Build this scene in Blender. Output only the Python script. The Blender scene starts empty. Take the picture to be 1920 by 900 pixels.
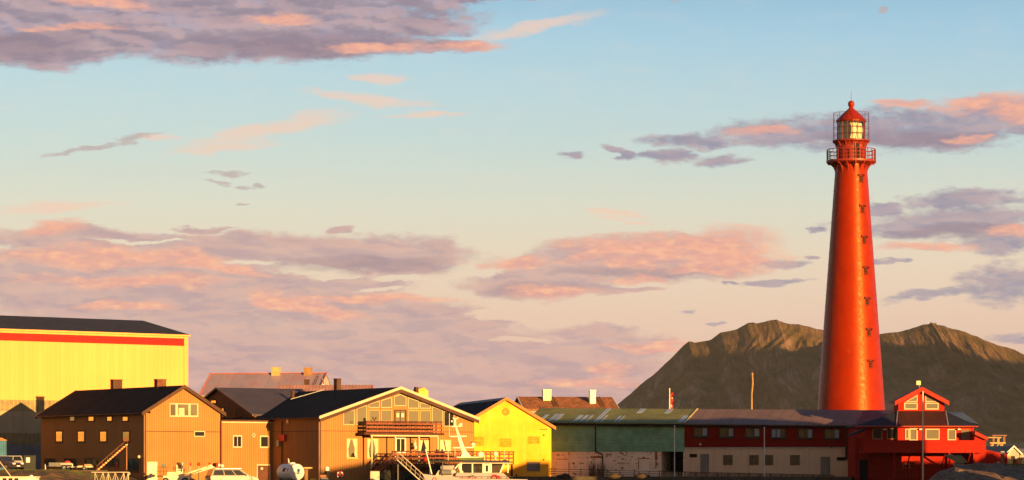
import bpy, bmesh, math, random
import numpy as np
from mathutils import Vector, Matrix
random.seed(7)
S = bpy.context.scene
COL = S.collection
F = 5400.0; CX = 960.0; HY = 878.0; ZC = 2.0      # focal length in photo pixels, principal column, horizon row, eye height
# ------------------------------------------------------------------ camera
cd = bpy.data.cameras.new('camera'); cam = bpy.data.objects.new('camera', cd); COL.objects.link(cam)
cam.location = (0, 0, ZC); cam.rotation_euler = (math.radians(90), 0, 0)
cd.sensor_width = 36; cd.lens = F/1920*36; cd.shift_y = (HY-450)/1920; cd.clip_start = 1; cd.clip_end = 60000
S.camera = cam
S.view_settings.view_transform = 'Standard'; S.view_settings.look = 'None'; EXPO = 1.25; S.view_settings.exposure = EXPO; S.view_settings.gamma = 1
# ------------------------------------------------------------------ sun
SUN_AZ = math.radians(35); SUN_EL = math.radians(4.5)          # azimuth measured to the right of straight-behind-camera
TS = Vector((math.sin(SUN_AZ)*math.cos(SUN_EL), -math.cos(SUN_AZ)*math.cos(SUN_EL), math.sin(SUN_EL)))
ld = bpy.data.lights.new('sun', 'SUN'); ld.energy = 5.0; ld.angle = math.radians(0.4); ld.color = (1.0, 0.56, 0.17)
lo = bpy.data.objects.new('sun', ld); COL.objects.link(lo); lo.rotation_euler = TS.to_track_quat('Z', 'Y').to_euler()
# ------------------------------------------------------------------ node helpers
def s2l(c):
    out = []
    for v in c[:3]:
        v = v/255.0
        out.append(v/12.92 if v <= 0.04045 else ((v+0.055)/1.055)**2.4)
    return tuple(out)
class NT:
    def __init__(s, tree): s.t = tree; s.n = tree.nodes; s.l = tree.links
    def put(s, sock, v):
        if hasattr(v, 'is_output'): s.l.new(v, sock)
        elif v is not None: sock.default_value = v
    def node(s, kind, **kw):
        n = s.n.new(kind)
        for k, v in kw.items(): setattr(n, k, v)
        return n
    def m(s, op, a, b=None, c=None, clamp=False):
        n = s.node('ShaderNodeMath', operation=op); n.use_clamp = clamp
        s.put(n.inputs[0], a)
        if b is not None: s.put(n.inputs[1], b)
        if c is not None: s.put(n.inputs[2], c)
        return n.outputs[0]
    def vm(s, op, a, b=None, c=None):
        n = s.node('ShaderNodeVectorMath', operation=op)
        s.put(n.inputs[0], a)
        if b is not None: s.put(n.inputs[1], b)
        if c is not None: s.put(n.inputs[2], c)
        return n.outputs['Value'] if op in ('DOT_PRODUCT', 'LENGTH') else n.outputs[0]
    def noise(s, vec, scale, detail=4, rough=.5, out='Fac', dist=0.0):
        n = s.node('ShaderNodeTexNoise'); s.put(n.inputs['Vector'], vec)
        n.inputs['Scale'].default_value = scale; n.inputs['Detail'].default_value = detail
        n.inputs['Roughness'].default_value = rough; n.inputs['Distortion'].default_value = dist
        return n.outputs[out]
    def ss(s, v, lo, hi, a=0.0, b=1.0, smooth=True):
        n = s.node('ShaderNodeMapRange', interpolation_type='SMOOTHSTEP' if smooth else 'LINEAR')
        s.put(n.inputs['Value'], v); n.inputs['From Min'].default_value = lo; n.inputs['From Max'].default_value = hi
        n.inputs['To Min'].default_value = a; n.inputs['To Max'].default_value = b
        return n.outputs['Result']
    def mix(s, f, a, b, mode='MIX'):
        n = s.node('ShaderNodeMix', data_type='RGBA', blend_type=mode)
        s.put(n.inputs[0], f)
        for k, v in ((6, a), (7, b)):
            if isinstance(v, tuple): v = tuple(v[:3])+(1,)
            s.put(n.inputs[k], v)
        return n.outputs[2]
    def ramp(s, f, stops, interp='LINEAR'):
        n = s.node('ShaderNodeValToRGB'); cr = n.color_ramp; cr.interpolation = interp
        while len(cr.elements) < len(stops): cr.elements.new(.5)
        for e, (p, c) in zip(cr.elements, stops): e.position = p; e.color = tuple(c[:3])+(1,)
        s.put(n.inputs[0], f); return n.outputs[0]
# ------------------------------------------------------------------ world: dusk sky with clouds laid out by azimuth and elevation
W = bpy.data.worlds.new('World'); S.world = W; W.use_nodes = True
wt = NT(W.node_tree); W.node_tree.nodes.clear()
tc = wt.node('ShaderNodeTexCoord')
sep = wt.node('ShaderNodeSeparateXYZ'); wt.l.new(tc.outputs['Generated'], sep.inputs[0])
AZ = wt.m('MULTIPLY', wt.m('ARCTAN2', sep.outputs[0], sep.outputs[1]), 57.2958)
EL = wt.m('MULTIPLY', wt.m('ARCSINE', sep.outputs[2]), 57.2958)
cmb = wt.node('ShaderNodeCombineXYZ'); wt.l.new(AZ, cmb.inputs[0]); wt.l.new(EL, cmb.inputs[1]); Q = cmb.outputs[0]
DPP = math.degrees(1/F)
def dg(px, py): return ((px-CX)*DPP, (HY-py)*DPP)
w1 = wt.noise(wt.vm('MULTIPLY', Q, (0.55, 1.7, 1)), 1.0, 6, .6, 'Color')
w2 = wt.noise(wt.vm('MULTIPLY', Q, (2.2, 6.5, 1)), 1.0, 5, .62, 'Color')
QW = wt.vm('ADD', Q, wt.vm('MULTIPLY', wt.vm('SUBTRACT', w1, (.5, .5, .5)), (1.7, .55, 0)))
QW = wt.vm('ADD', QW, wt.vm('MULTIPLY', wt.vm('SUBTRACT', w2, (.5, .5, .5)), (.55, .16, 0)))
QN = wt.vm('ADD', Q, wt.vm('MULTIPLY', wt.vm('SUBTRACT', w1, (.5, .5, .5)), (.9, .35, 0)))
fb = wt.noise(wt.vm('MULTIPLY', QN, (0.85, 2.6, 1)), 1.0, 9, .60)
fbs = wt.noise(wt.vm('MULTIPLY', wt.vm('ADD', QN, (.10, .085, 0)), (0.85, 2.6, 1)), 1.0, 3, .55)   # the same field a step towards the light
fbl = wt.noise(wt.vm('MULTIPLY', QN, (0.85, 2.6, 1)), 1.0, 3, .55)
relief = wt.ss(wt.m('SUBTRACT', fbl, fbs), -.075, .085)
fb2 = wt.noise(wt.vm('MULTIPLY', wt.vm('ADD', Q, (31, 7, 0)), (0.8, 2.6, 1)), 1.0, 7, .6)
fb3 = wt.noise(wt.vm('MULTIPLY', wt.vm('ADD', Q, (11, 57, 0)), (3.2, 8.0, 1)), 1.0, 6, .6)
def field(lst):
    cur = None
    for b in lst:
        cx, cy, rx, ry = b[:4]; rot = b[4] if len(b) > 4 else 0
        mp = wt.node('ShaderNodeMapping', vector_type='TEXTURE')
        wt.l.new(QW if cur is None else wt.vm('MULTIPLY_ADD', cur, (1e-7, 1e-7, 0), QW), mp.inputs['Vector'])   # chained, so that the shader stack stays small
        x, y = dg(cx, cy); mp.inputs['Location'].default_value = (x, y, 0)
        mp.inputs['Rotation'].default_value = (0, 0, math.radians(rot))
        mp.inputs['Scale'].default_value = (rx*DPP, ry*DPP, 1)
        r2 = wt.vm('DOT_PRODUCT', mp.outputs[0], mp.outputs[0])
        cur = r2 if cur is None else wt.m('SMOOTH_MIN', cur, r2, 0.35)
    return wt.m('MAXIMUM', wt.m('SUBTRACT', 1.0, cur), -2.0)
GREY = [(60,55,270,72),(330,70,300,60),(530,92,240,36),(100,105,190,38),(700,48,200,36),(850,-5,250,24,4),(660,90,150,24),(820,95,90,14),
        (980,0,110,9),(430,20,500,50)]
BELLY = [(560,94,190,26),(55,98,95,28),(700,84,90,14),(1230,512,170,12),(1010,545,110,12),(1700,268,160,14),(1790,440,120,12),(700,500,160,14)]
GREY2 = [(1640,255,240,38),(1760,250,180,46),(1470,262,130,22),(1290,270,95,15),(1850,222,110,34),(1900,240,80,26),(1245,298,62,14),(1350,307,55,13),(1160,292,36,10,-30),
        (1068,297,24,7),(1810,386,125,22),(1640,392,40,10),(1770,424,190,34),(1870,462,80,24),(1880,538,88,42),(1760,556,110,9,5),(1900,640,60,10),
        (1465,495,50,10),(1465,531,62,5),(1380,527,22,3),(1535,437,22,7),(1655,500,40,5),(1350,605,18,4),(1510,480,20,5),(1300,583,16,3)]
MAUVE = [(700,482,215,42),(450,468,260,34),(150,452,190,22),(330,560,420,75),(700,600,240,40),(100,520,250,60),(830,605,150,32),(400,665,800,75),
         (1000,690,270,50),(1110,620,90,16),(1150,650,130,24),(300,760,900,70),(1100,740,250,40),(1215,484,225,46),(1330,478,120,38),(1060,500,110,32),(1010,535,145,34),
         (1060,545,110,16),(1150,545,75,7),(1290,470,140,32),(640,540,130,24),(380,430,60,7),(640,433,30,6)]
SMALL = [(430,328,38,6),(404,348,20,5),(452,353,18,5),(485,348,12,3),(458,385,12,3),(240,272,70,8,12),(160,290,60,5,8),(1648,30,14,5),(1250,8,14,8)]
PINK = [(190,10,85,20,-14),(530,42,60,11),(860,95,75,10),(700,98,80,10),(150,66,90,7),
        (110,435,60,15),(190,485,180,20),(340,492,90,16),(250,532,180,12),(540,572,80,16,-8),(700,562,150,8),(230,575,90,9),(620,590,60,8),(430,510,90,8,-8),
        (1365,474,105,42),(1260,466,190,28),(1180,490,60,14),(1130,478,90,9,12),(975,497,55,11),(1030,552,85,13),(1180,524,60,9),(1330,505,70,10),
        (1150,692,44,15),(1230,645,100,6),(1120,715,110,7),(1240,655,60,5),
        (1830,202,100,16,6),(1690,205,50,8),(1895,222,50,22),(1810,268,40,8),(1735,470,75,10),(1890,440,45,10),(1440,255,60,6)]
FAINT = [(690,188,110,8,-4),(715,153,55,8),(500,250,150,14,14),(420,285,90,8,8),(110,395,120,10,6),(1150,400,60,5,-4),(1170,412,50,3,-4),(300,268,40,8),(1000,60,120,10,10),(800,215,70,4)]
def cloud(lst, lo, hi, amp, n=None, fine=.8, gap=None):
    f = wt.m('ADD', field(lst), wt.m('MULTIPLY', wt.m('SUBTRACT', n or fb, .5), amp))
    f = wt.m('ADD', f, wt.m('MULTIPLY', wt.m('SUBTRACT', fb3, .5), fine))
    if gap: f = wt.m('SUBTRACT', f, wt.m('MULTIPLY', wt.m('MAXIMUM', wt.m('ADD', field(gap), wt.m('MULTIPLY', wt.m('SUBTRACT', fb3, .5), 2.0)), 0), 1.3))
    return wt.ss(f, lo, hi)
GAPS = [(610,512,85,12),(740,526,60,8),(470,497,60,6),(905,508,50,12),(930,590,70,14),(1010,600,60,10),(700,545,60,5),(250,455,120,5),(960,640,70,7)]
K = 1/2**EXPO/0.1                                        # picture value -> colour socket (exposure 1 doubles, background strength 0.1)
def sk(c): r = s2l(c); return tuple(v*K for v in r)
elr = wt.m('DIVIDE', EL, 90.0)
def er(py): return (HY-py)*DPP/90
view_ramp = wt.ramp(elr, [(0, sk((226,184,168))), (er(700), sk((224,184,170))), (er(590), sk((229,199,180))), (er(480), sk((227,211,190))), (er(380), sk((214,218,203))),
                          (er(280), sk((196,216,213))), (er(170), sk((184,214,222))), (er(60), sk((164,206,226))), (er(-60), sk((128,178,208))), (.25, sk((70,100,132))), (1, sk((38,60,92)))])
sun_ramp = wt.ramp(elr, [(0, sk((222,158,88))), (.06, sk((205,162,108))), (.16, sk((150,140,125))), (.4, sk((75,95,118))), (1, sk((38,60,92)))])
toward = wt.ss(sep.outputs[1], -.55, .35)
base = wt.mix(toward, sun_ramp, view_ramp)
side = wt.ss(AZ, -10.5, 11, 0, 1)                    # the sky is a little deeper and bluer to the right
base = wt.mix(wt.m('MULTIPLY', wt.m('MULTIPLY', side, wt.ss(EL, 3.5, 9.3)), .20), base, sk((84,160,212)))
base = wt.mix(wt.m('MULTIPLY', wt.ss(fb2, .45, .75), .10), base, sk((236,214,196)))
sky = wt.node('ShaderNodeTexSky', sky_type='NISHITA'); sky.sun_disc = False
sky.sun_elevation = SUN_EL; sky.sun_rotation = math.pi-SUN_AZ; sky.air_density = 1.0; sky.dust_density = 1.5
base = wt.mix(.05, base, wt.vm('MULTIPLY', sky.outputs[0], (2, 2, 2)))
def tone(n, dark, light, lo=.36, hi=.64): return wt.mix(wt.ss(n, lo, hi), sk(dark), sk(light))
low = wt.mix(wt.ss(EL, .2, 3.2), tone(fb2, (200,160,158), (212,172,164)), tone(fb2, (190,164,166), (204,176,170)))
low = wt.mix(wt.m('MULTIPLY', relief, .34), low, sk((232,184,164)))
low = wt.mix(wt.ss(relief, .45, 0, 0, .20), low, sk((172,148,160)))
c = wt.mix(wt.m('MULTIPLY', cloud(FAINT, -1.1, 1.3, 1.7), .75), base, sk((244,206,184)))
c = wt.mix(wt.m('MULTIPLY', cloud(SMALL, -.7, 1.0, 1.7, None, 2.4), .8), c, sk((186,172,172)))
c = wt.mix(wt.m('MULTIPLY', cloud(MAUVE, -.30, .55, 1.5, None, .9, GAPS), .96), c, low)
g2 = tone(fb2, (144,144,168), (168,158,174))
g2 = wt.mix(wt.ss(EL, 5.2, 3.5), g2, tone(fb2, (156,154,170), (178,168,176)))
g2 = wt.mix(wt.m('MULTIPLY', relief, .30), g2, sk((206,172,168)))
g2 = wt.mix(wt.ss(relief, .45, 0, 0, .25), g2, sk((132,134,158)))
c = wt.mix(wt.m('MULTIPLY', cloud(GREY2, -.40, .85, 1.7, None, 1.9), .92), c, g2)
g1 = wt.mix(wt.ss(fb, .40, .64), sk((154,142,158)), sk((182,163,172)))
g1 = wt.mix(wt.ss(fb2, .46, .74), g1, sk((160,164,190)))
g1 = wt.mix(wt.m('MULTIPLY', relief, .36), g1, sk((206,168,168)))
g1 = wt.mix(wt.ss(relief, .45, 0, 0, .30), g1, sk((130,118,138)))
c = wt.mix(wt.m('MULTIPLY', cloud(GREY, -.28, .55, 1.5, None, 1.1), .97), c, g1)
c = wt.mix(wt.m('MULTIPLY', wt.m('MULTIPLY', cloud(BELLY, -.9, .9, 1.2, None, .5), .62), wt.ss(EL, 2.2, 5.5, .35, 1)), c, sk((140,124,142)))
pk = wt.mix(wt.ss(fb3, .3, .7), sk((234,168,152)), sk((248,184,156)))
pk = wt.mix(wt.m('MULTIPLY', wt.ss(fb3, .45, .75), wt.ss(EL, 6, 3)), pk, sk((252,198,160)))
pk = wt.mix(wt.ss(relief, .5, 0, 0, .35), pk, sk((206,158,158)))
pd = wt.m('MULTIPLY', wt.m('MULTIPLY', cloud(PINK, -.9, 1.05, 1.6, fb, 1.2), .97), wt.ss(fb3, .25, .6, .75, 1.0))
c = wt.mix(pd, c, pk)
bg = wt.node('ShaderNodeBackground'); bg.inputs['Strength'].default_value = 0.1; wt.l.new(c, bg.inputs[0])
wo = wt.node('ShaderNodeOutputWorld'); wt.l.new(bg.outputs[0], wo.inputs[0])
W.cycles.sampling_method = 'MANUAL'; W.cycles.sample_map_resolution = 512
S.cycles.max_bounces = 5; S.cycles.diffuse_bounces = 2; S.cycles.glossy_bounces = 3; S.cycles.transparent_max_bounces = 8
S.cycles.caustics_reflective = False; S.cycles.caustics_refractive = False
# ------------------------------------------------------------------ materials
MATS = {}
def mat(name, col, rough=.75, metal=0.0, var=.18, vs=.6, stripe=None, spec=.25, spots=None, streak=None, bump=0.0, bscale=8, coat=0.0, patch=None, tint=None):
    """stripe=(axis, pitch, width, darkness); spots=(scale, threshold, colour, amount); streak=(colour, amount); patch=(scale, colour, amount)"""
    if name in MATS: return MATS[name]
    m = bpy.data.materials.new(name); m.use_nodes = True; t = NT(m.node_tree)
    b = m.node_tree.nodes['Principled BSDF']
    tc = t.node('ShaderNodeTexCoord'); ob = tc.outputs['Object']
    c = tuple(col)
    n1 = t.noise(ob, vs, 5, .6)
    cur = t.mix(t.ss(n1, .3, .7), tuple(v*(1-var) for v in c), tuple(min(1, v*(1+var)) for v in c))
    if patch: cur = t.mix(t.m('MULTIPLY', t.ss(t.noise(ob, patch[0], 6, .65), .5, .62), patch[2]), cur, tuple(patch[1]))
    if streak:
        st = t.noise(t.vm('MULTIPLY', ob, (2.6, 2.6, .22)), 1.0, 5, .7)
        cur = t.mix(t.m('MULTIPLY', t.ss(st, .52, .72), streak[1]), cur, tuple(streak[0]))
    if spots:
        sv = t.noise(t.vm('MULTIPLY', ob, (1, 1, 2.2)), spots[0], 3, .55)
        cur = t.mix(t.m('MULTIPLY', t.ss(sv, spots[1], spots[1]+.05), spots[3]), cur, tuple(spots[2]))
    hgt = None
    if stripe:
        ax, pitch, width, dark = stripe
        sp = t.node('ShaderNodeSeparateXYZ'); t.l.new(ob, sp.inputs[0])
        if ax == 'h':
            sn = t.node('ShaderNodeSeparateXYZ'); t.l.new(tc.outputs['Normal'], sn.inputs[0])
            s = t.m('ADD', t.m('MULTIPLY', sp.outputs[0], t.m('ABSOLUTE', sn.outputs[1])), t.m('MULTIPLY', sp.outputs[1], t.m('ABSOLUTE', sn.outputs[0])))
        else: s = sp.outputs['xyz'.index(ax)]
        fr = t.m('FRACT', t.m('DIVIDE', s, pitch))
        hgt = t.ss(t.m('ABSOLUTE', t.m('SUBTRACT', fr, .5)), .5-width/2-.04, .5-width/2+.04, 1, 0)
        idn = t.node('ShaderNodeTexWhiteNoise', noise_dimensions='1D'); t.l.new(t.m('FLOOR', t.m('DIVIDE', s, pitch)), idn.inputs['W'])
        cur = t.mix(t.m('MULTIPLY', idn.outputs['Value'], .08), cur, (0, 0, 0))
        cur = t.mix(t.m('MULTIPLY', t.m('SUBTRACT', 1.0, hgt), dark), cur, (0, 0, 0))
    t.l.new(cur, b.inputs['Base Color'])
    b.inputs['Roughness'].default_value = rough; b.inputs['Metallic'].default_value = metal
    b.inputs['Specular IOR Level'].default_value = spec
    b.inputs['Coat Weight'].default_value = coat
    if tint: b.inputs['Specular Tint'].default_value = tuple(tint)+(1,)
    if hgt is not None or bump:
        bp = t.node('ShaderNodeBump'); bp.inputs['Strength'].default_value = .5 if bump == 0 else min(1, bump); bp.inputs['Distance'].default_value = .03 if hgt is not None else .05
        h = t.m('MULTIPLY', t.noise(ob, bscale, 5, .6), 1.0)
        if hgt is not None: h = t.m('ADD', hgt, t.m('MULTIPLY', h, .15))
        t.l.new(h, bp.inputs['Height']); t.l.new(bp.outputs[0], b.inputs['Normal'])
    rn = t.ss(t.noise(ob, 3, 4, .6), .3, .7, max(0, rough-.08), min(1, rough+.08)); t.l.new(rn, b.inputs['Roughness'])
    MATS[name] = m; return m
# ------------------------------------------------------------------ mesh builder
class MB:
    def __init__(s): s.v = []; s.f = []
    def add(s, vs, fs):
        o = len(s.v); s.v += [tuple(v) for v in vs]; s.f += [tuple(i+o for i in f) for f in fs]; return s
    def box(s, x0, x1, y0, y1, z0, z1):
        return s.add([(x0,y0,z0),(x1,y0,z0),(x1,y1,z0),(x0,y1,z0),(x0,y0,z1),(x1,y0,z1),(x1,y1,z1),(x0,y1,z1)],
                     [(0,3,2,1),(4,5,6,7),(0,1,5,4),(1,2,6,5),(2,3,7,6),(3,0,4,7)])
    def prism(s, poly, a, b, plane='xz'):
        """extrude a 2-D polygon between a and b along the remaining axis"""
        def P(p, w):
            return {'xz': (p[0], w, p[1]), 'yz': (w, p[0], p[1]), 'xy': (p[0], p[1], w)}[plane]
        n = len(poly)
        return s.add([P(p, a) for p in poly]+[P(p, b) for p in poly],
                     [tuple(range(n))[::-1], tuple(range(n, 2*n))]+[(i, (i+1) % n, n+(i+1) % n, n+i) for i in range(n)])
    def ring(s, outer, inner, a, b, plane='xz'):
        def P(p, w):
            return {'xz': (p[0], w, p[1]), 'yz': (w, p[0], p[1]), 'xy': (p[0], p[1], w)}[plane]
        n = len(outer); vs = [P(p, a) for p in outer]+[P(p, a) for p in inner]+[P(p, b) for p in outer]+[P(p, b) for p in inner]
        fs = []
        for i in range(n):
            j = (i+1) % n
            fs += [(i, j, n+j, n+i), (2*n+i, 3*n+i, 3*n+j, 2*n+j), (i, 2*n+i, 2*n+j, j), (n+i, n+j, 3*n+j, 3*n+i)]
        return s.add(vs, fs)
    def tube(s, p, q, r, n=8, r2=None):
        p = Vector(p); q = Vector(q); d = (q-p); r2 = r if r2 is None else r2
        if d.length < 1e-6: return s
        d.normalize(); u = d.orthogonal().normalized(); w = d.cross(u)
        vs = [p+(u*math.cos(2*math.pi*i/n)+w*math.sin(2*math.pi*i/n))*r for i in range(n)]+[q+(u*math.cos(2*math.pi*i/n)+w*math.sin(2*math.pi*i/n))*r2 for i in range(n)]
        return s.add(vs, [tuple(range(n))[::-1], tuple(range(n, 2*n))]+[(i, (i+1) % n, n+(i+1) % n, n+i) for i in range(n)])
    def path(s, pts, r, n=6):
        for a, b in zip(pts, pts[1:]): s.tube(a, b, r, n)
        return s
    def bar(s, p, q, w, h):
        """rectangular bar, w horizontal thickness, h vertical thickness"""
        p = Vector(p); q = Vector(q); d = (q-p).normalized()
        u = d.cross(Vector((0, 0, 1)))
        if u.length < 1e-4: u = Vector((1, 0, 0))
        u.normalize(); v = u.cross(d).normalized()
        o = [(-1,-1),(1,-1),(1,1),(-1,1)]
        vs = [p+u*a*w/2+v*b*h/2 for a, b in o]+[q+u*a*w/2+v*b*h/2 for a, b in o]
        return s.add(vs, [(3,2,1,0),(4,5,6,7),(0,1,5,4),(1,2,6,5),(2,3,7,6),(3,0,4,7)])
    def lathe(s, prof, n=32, cx=0, cy=0, a0=0):
        m = len(prof); vs = [(cx+r*math.cos(a0+2*math.pi*i/n), cy+r*math.sin(a0+2*math.pi*i/n), z) for r, z in prof for i in range(n)]
        fs = [(k*n+i, k*n+(i+1) % n, (k+1)*n+(i+1) % n, (k+1)*n+i) for k in range(m-1) for i in range(n)]
        fs += [tuple(range(n))[::-1], tuple(range((m-1)*n, m*n))]
        return s.add(vs, fs)
    def lathe_x(s, prof, n=24, cy=0, cz=0):
        m = len(prof); vs = [(x, cy+r*math.cos(2*math.pi*i/n), cz+r*math.sin(2*math.pi*i/n)) for x, r in prof for i in range(n)]
        fs = [(k*n+i, k*n+(i+1) % n, (k+1)*n+(i+1) % n, (k+1)*n+i) for k in range(m-1) for i in range(n)]
        fs += [tuple(range(n))[::-1], tuple(range((m-1)*n, m*n))]
        return s.add(vs, fs)
    def torus(s, c, R, r, n=24, k=10, axis='y'):
        vs = []
        for i in range(n):
            a = 2*math.pi*i/n
            for j in range(k):
                b = 2*math.pi*j/k; rr = R+r*math.cos(b); w = r*math.sin(b)
                p = {'y': (rr*math.cos(a), w, rr*math.sin(a)), 'x': (w, rr*math.cos(a), rr*math.sin(a)), 'z': (rr*math.cos(a), rr*math.sin(a), w)}[axis]
                vs.append((c[0]+p[0], c[1]+p[1], c[2]+p[2]))
        fs = [(i*k+j, ((i+1) % n)*k+j, ((i+1) % n)*k+(j+1) % k, i*k+(j+1) % k) for i in range(n) for j in range(k)]
        return s.add(vs, fs)
    def sphere(s, c, r, n=16, m=10, sx=1, sy=1, sz=1):
        prof = [(max(.001, math.sin(math.pi*i/m))*r, -math.cos(math.pi*i/m)*r) for i in range(m+1)]
        o = len(s.v); s.lathe(prof, n)
        for i in range(o, len(s.v)):
            x, y, z = s.v[i]; s.v[i] = (x*sx+c[0], y*sy+c[1], z*sz+c[2])
        return s
    def build(s, name, m, parent=None, smooth=False, loc=None, rz=0, bevel=0):
        me = bpy.data.meshes.new(name); me.from_pydata(s.v, [], s.f)
        bm = bmesh.new(); bm.from_mesh(me); bmesh.ops.recalc_face_normals(bm, faces=bm.faces)
        if bevel: bmesh.ops.bevel(bm, geom=[e for e in bm.edges if len(e.link_faces) == 2 and e.calc_face_angle(0) > .5], offset=bevel, segments=2, affect='EDGES')
        bm.to_mesh(me); bm.free()
        if m: me.materials.append(m)
        if smooth:
            me.polygons.foreach_set('use_smooth', [True]*len(me.polygons)); me.set_sharp_from_angle(angle=math.radians(40))
        o = bpy.data.objects.new(name, me); COL.objects.link(o)
        if parent: o.parent = parent
        if loc: o.location = loc
        if rz: o.rotation_euler = (0, 0, rz)
        return o
def tag(o, label, cat, group=None, kind=None):
    o['label'] = label; o['category'] = cat
    if group: o['group'] = group
    if kind: o['kind'] = kind
    return o
def struct(o): o['kind'] = 'structure'; return o
def empty(name, loc, rz, label, cat, group=None):
    o = bpy.data.objects.new(name, None); o.empty_display_size = .3; COL.objects.link(o); o.location = loc; o.rotation_euler = (0, 0, rz)
    return tag(o, label, cat, group)
class Site:
    """a thing standing at pixel column px, distance Y, turned by alpha degrees; turns photo points into its own x, y, z"""
    def __init__(s, name, px, Y, alpha, label, cat, group=None, zb=0.0):
        s.X = (px-CX)/F*Y; s.Y = Y; s.a = math.radians(alpha); s.zb = zb
        s.e = empty(name, (s.X, s.Y, zb), s.a, label, cat, group)
    def hit(s, px, py, ly=0.0, lx=None):
        u = (px-CX)/F; c, n = math.cos(s.a), math.sin(s.a)
        if lx is None:  t = (ly+(-n*s.X+c*s.Y))/(-n*u+c)
        else:           t = (lx+(c*s.X+n*s.Y))/(c*u+n)
        x, y = u*t-s.X, t-s.Y
        z = ZC+(HY-py)/F*t-s.zb
        return ((c*x+n*y) if lx is None else (-n*x+c*y)), z
    def world(s, x, y, z=0): c, n = math.cos(s.a), math.sin(s.a); return (s.X+c*x-n*y, s.Y+n*x+c*y, z+s.zb)
def inset(poly, d):
    n = len(poly); ar = sum(poly[i][0]*poly[(i+1) % n][1]-poly[(i+1) % n][0]*poly[i][1] for i in range(n)); sg = 1 if ar > 0 else -1
    out = []
    for i in range(n):
        p0, p1, p2 = Vector(poly[i-1]), Vector(poly[i]), Vector(poly[(i+1) % n])
        a = (p1-p0).normalized(); b = (p2-p1).normalized()
        na = Vector((-a.y, a.x))*sg; nb = Vector((-b.y, b.x))*sg
        k = (na+nb); k = k/max(.2, k.dot(na))
        out.append((p1.x+k.x*d, p1.y+k.y*d))
    return out
def window(B, pts, fm, gm, wall='front', off=0.0, fw=.1, dep=.1, mull=0, bars=0, sill=False, name='window', curtain=None):
    """framed pane: pts are photo points (2 = opposite corners, else polygon) on B's front (y=off) or left (x=off) wall"""
    H = (lambda p: B.hit(p[0], p[1], ly=off)) if wall == 'front' else (lambda p: B.hit(p[0], p[1], lx=off))
    if len(pts) == 2:
        (a0, z0), (a1, z1) = H(pts[0]), H(pts[1]); a0, a1 = sorted((a0, a1)); z0, z1 = sorted((z0, z1))
        poly = [(a0, z0), (a1, z0), (a1, z1), (a0, z1)]
    else: poly = [H(p) for p in pts]
    pl = 'xz' if wall == 'front' else 'yz'
    inn = inset(poly, fw)
    fr = MB(); fr.ring(poly, inn, off-.002, off-dep, pl)
    xs = [p[0] for p in inn]; zs = [p[1] for p in inn]
    def bar(a0, a1, z0, z1):
        if pl == 'xz': fr.box(a0, a1, off-dep*.8, off-.004, z0, z1)
        else: fr.box(off-dep*.8, off-.004, a0, a1, z0, z1)
    for k in range(mull):
        xm = min(xs)+(max(xs)-min(xs))*(k+1)/(mull+1); bar(xm-.035, xm+.035, min(zs), max(zs) if len(pts) == 2 else max(zs)*.999)
    for k in range(bars):
        zm = min(zs)+(max(zs)-min(zs))*(k+1)/(bars+1); bar(min(xs), max(xs), zm-.03, zm+.03)
    if sill:
        if pl == 'xz': fr.box(min(p[0] for p in poly)-.05, max(p[0] for p in poly)+.05, off-dep-.08, off-.006, min(p[1] for p in poly)-.1, min(p[1] for p in poly)-.01)
        else: fr.box(off-dep-.08, off-.006, min(p[0] for p in poly)-.05, max(p[0] for p in poly)+.05, min(p[1] for p in poly)-.1, min(p[1] for p in poly)-.01)
    w = fr.build(name, fm, B.e)
    g = MB(); g.prism(inset(inn, -.01), off-.003, off-.025, pl); g.build('pane', gm, w)
    if curtain:
        cm, segs = curtain; c = MB(); L, R, lo_, hi_ = min(xs), max(xs), min(zs), max(zs)
        for sgm in segs: c.prism([(L+(R-L)*a, lo_+(hi_-lo_)*b) for a, b in sgm], off-.027, off-.04, pl)
        c.build('curtain', cm, w)
    return w
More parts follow.
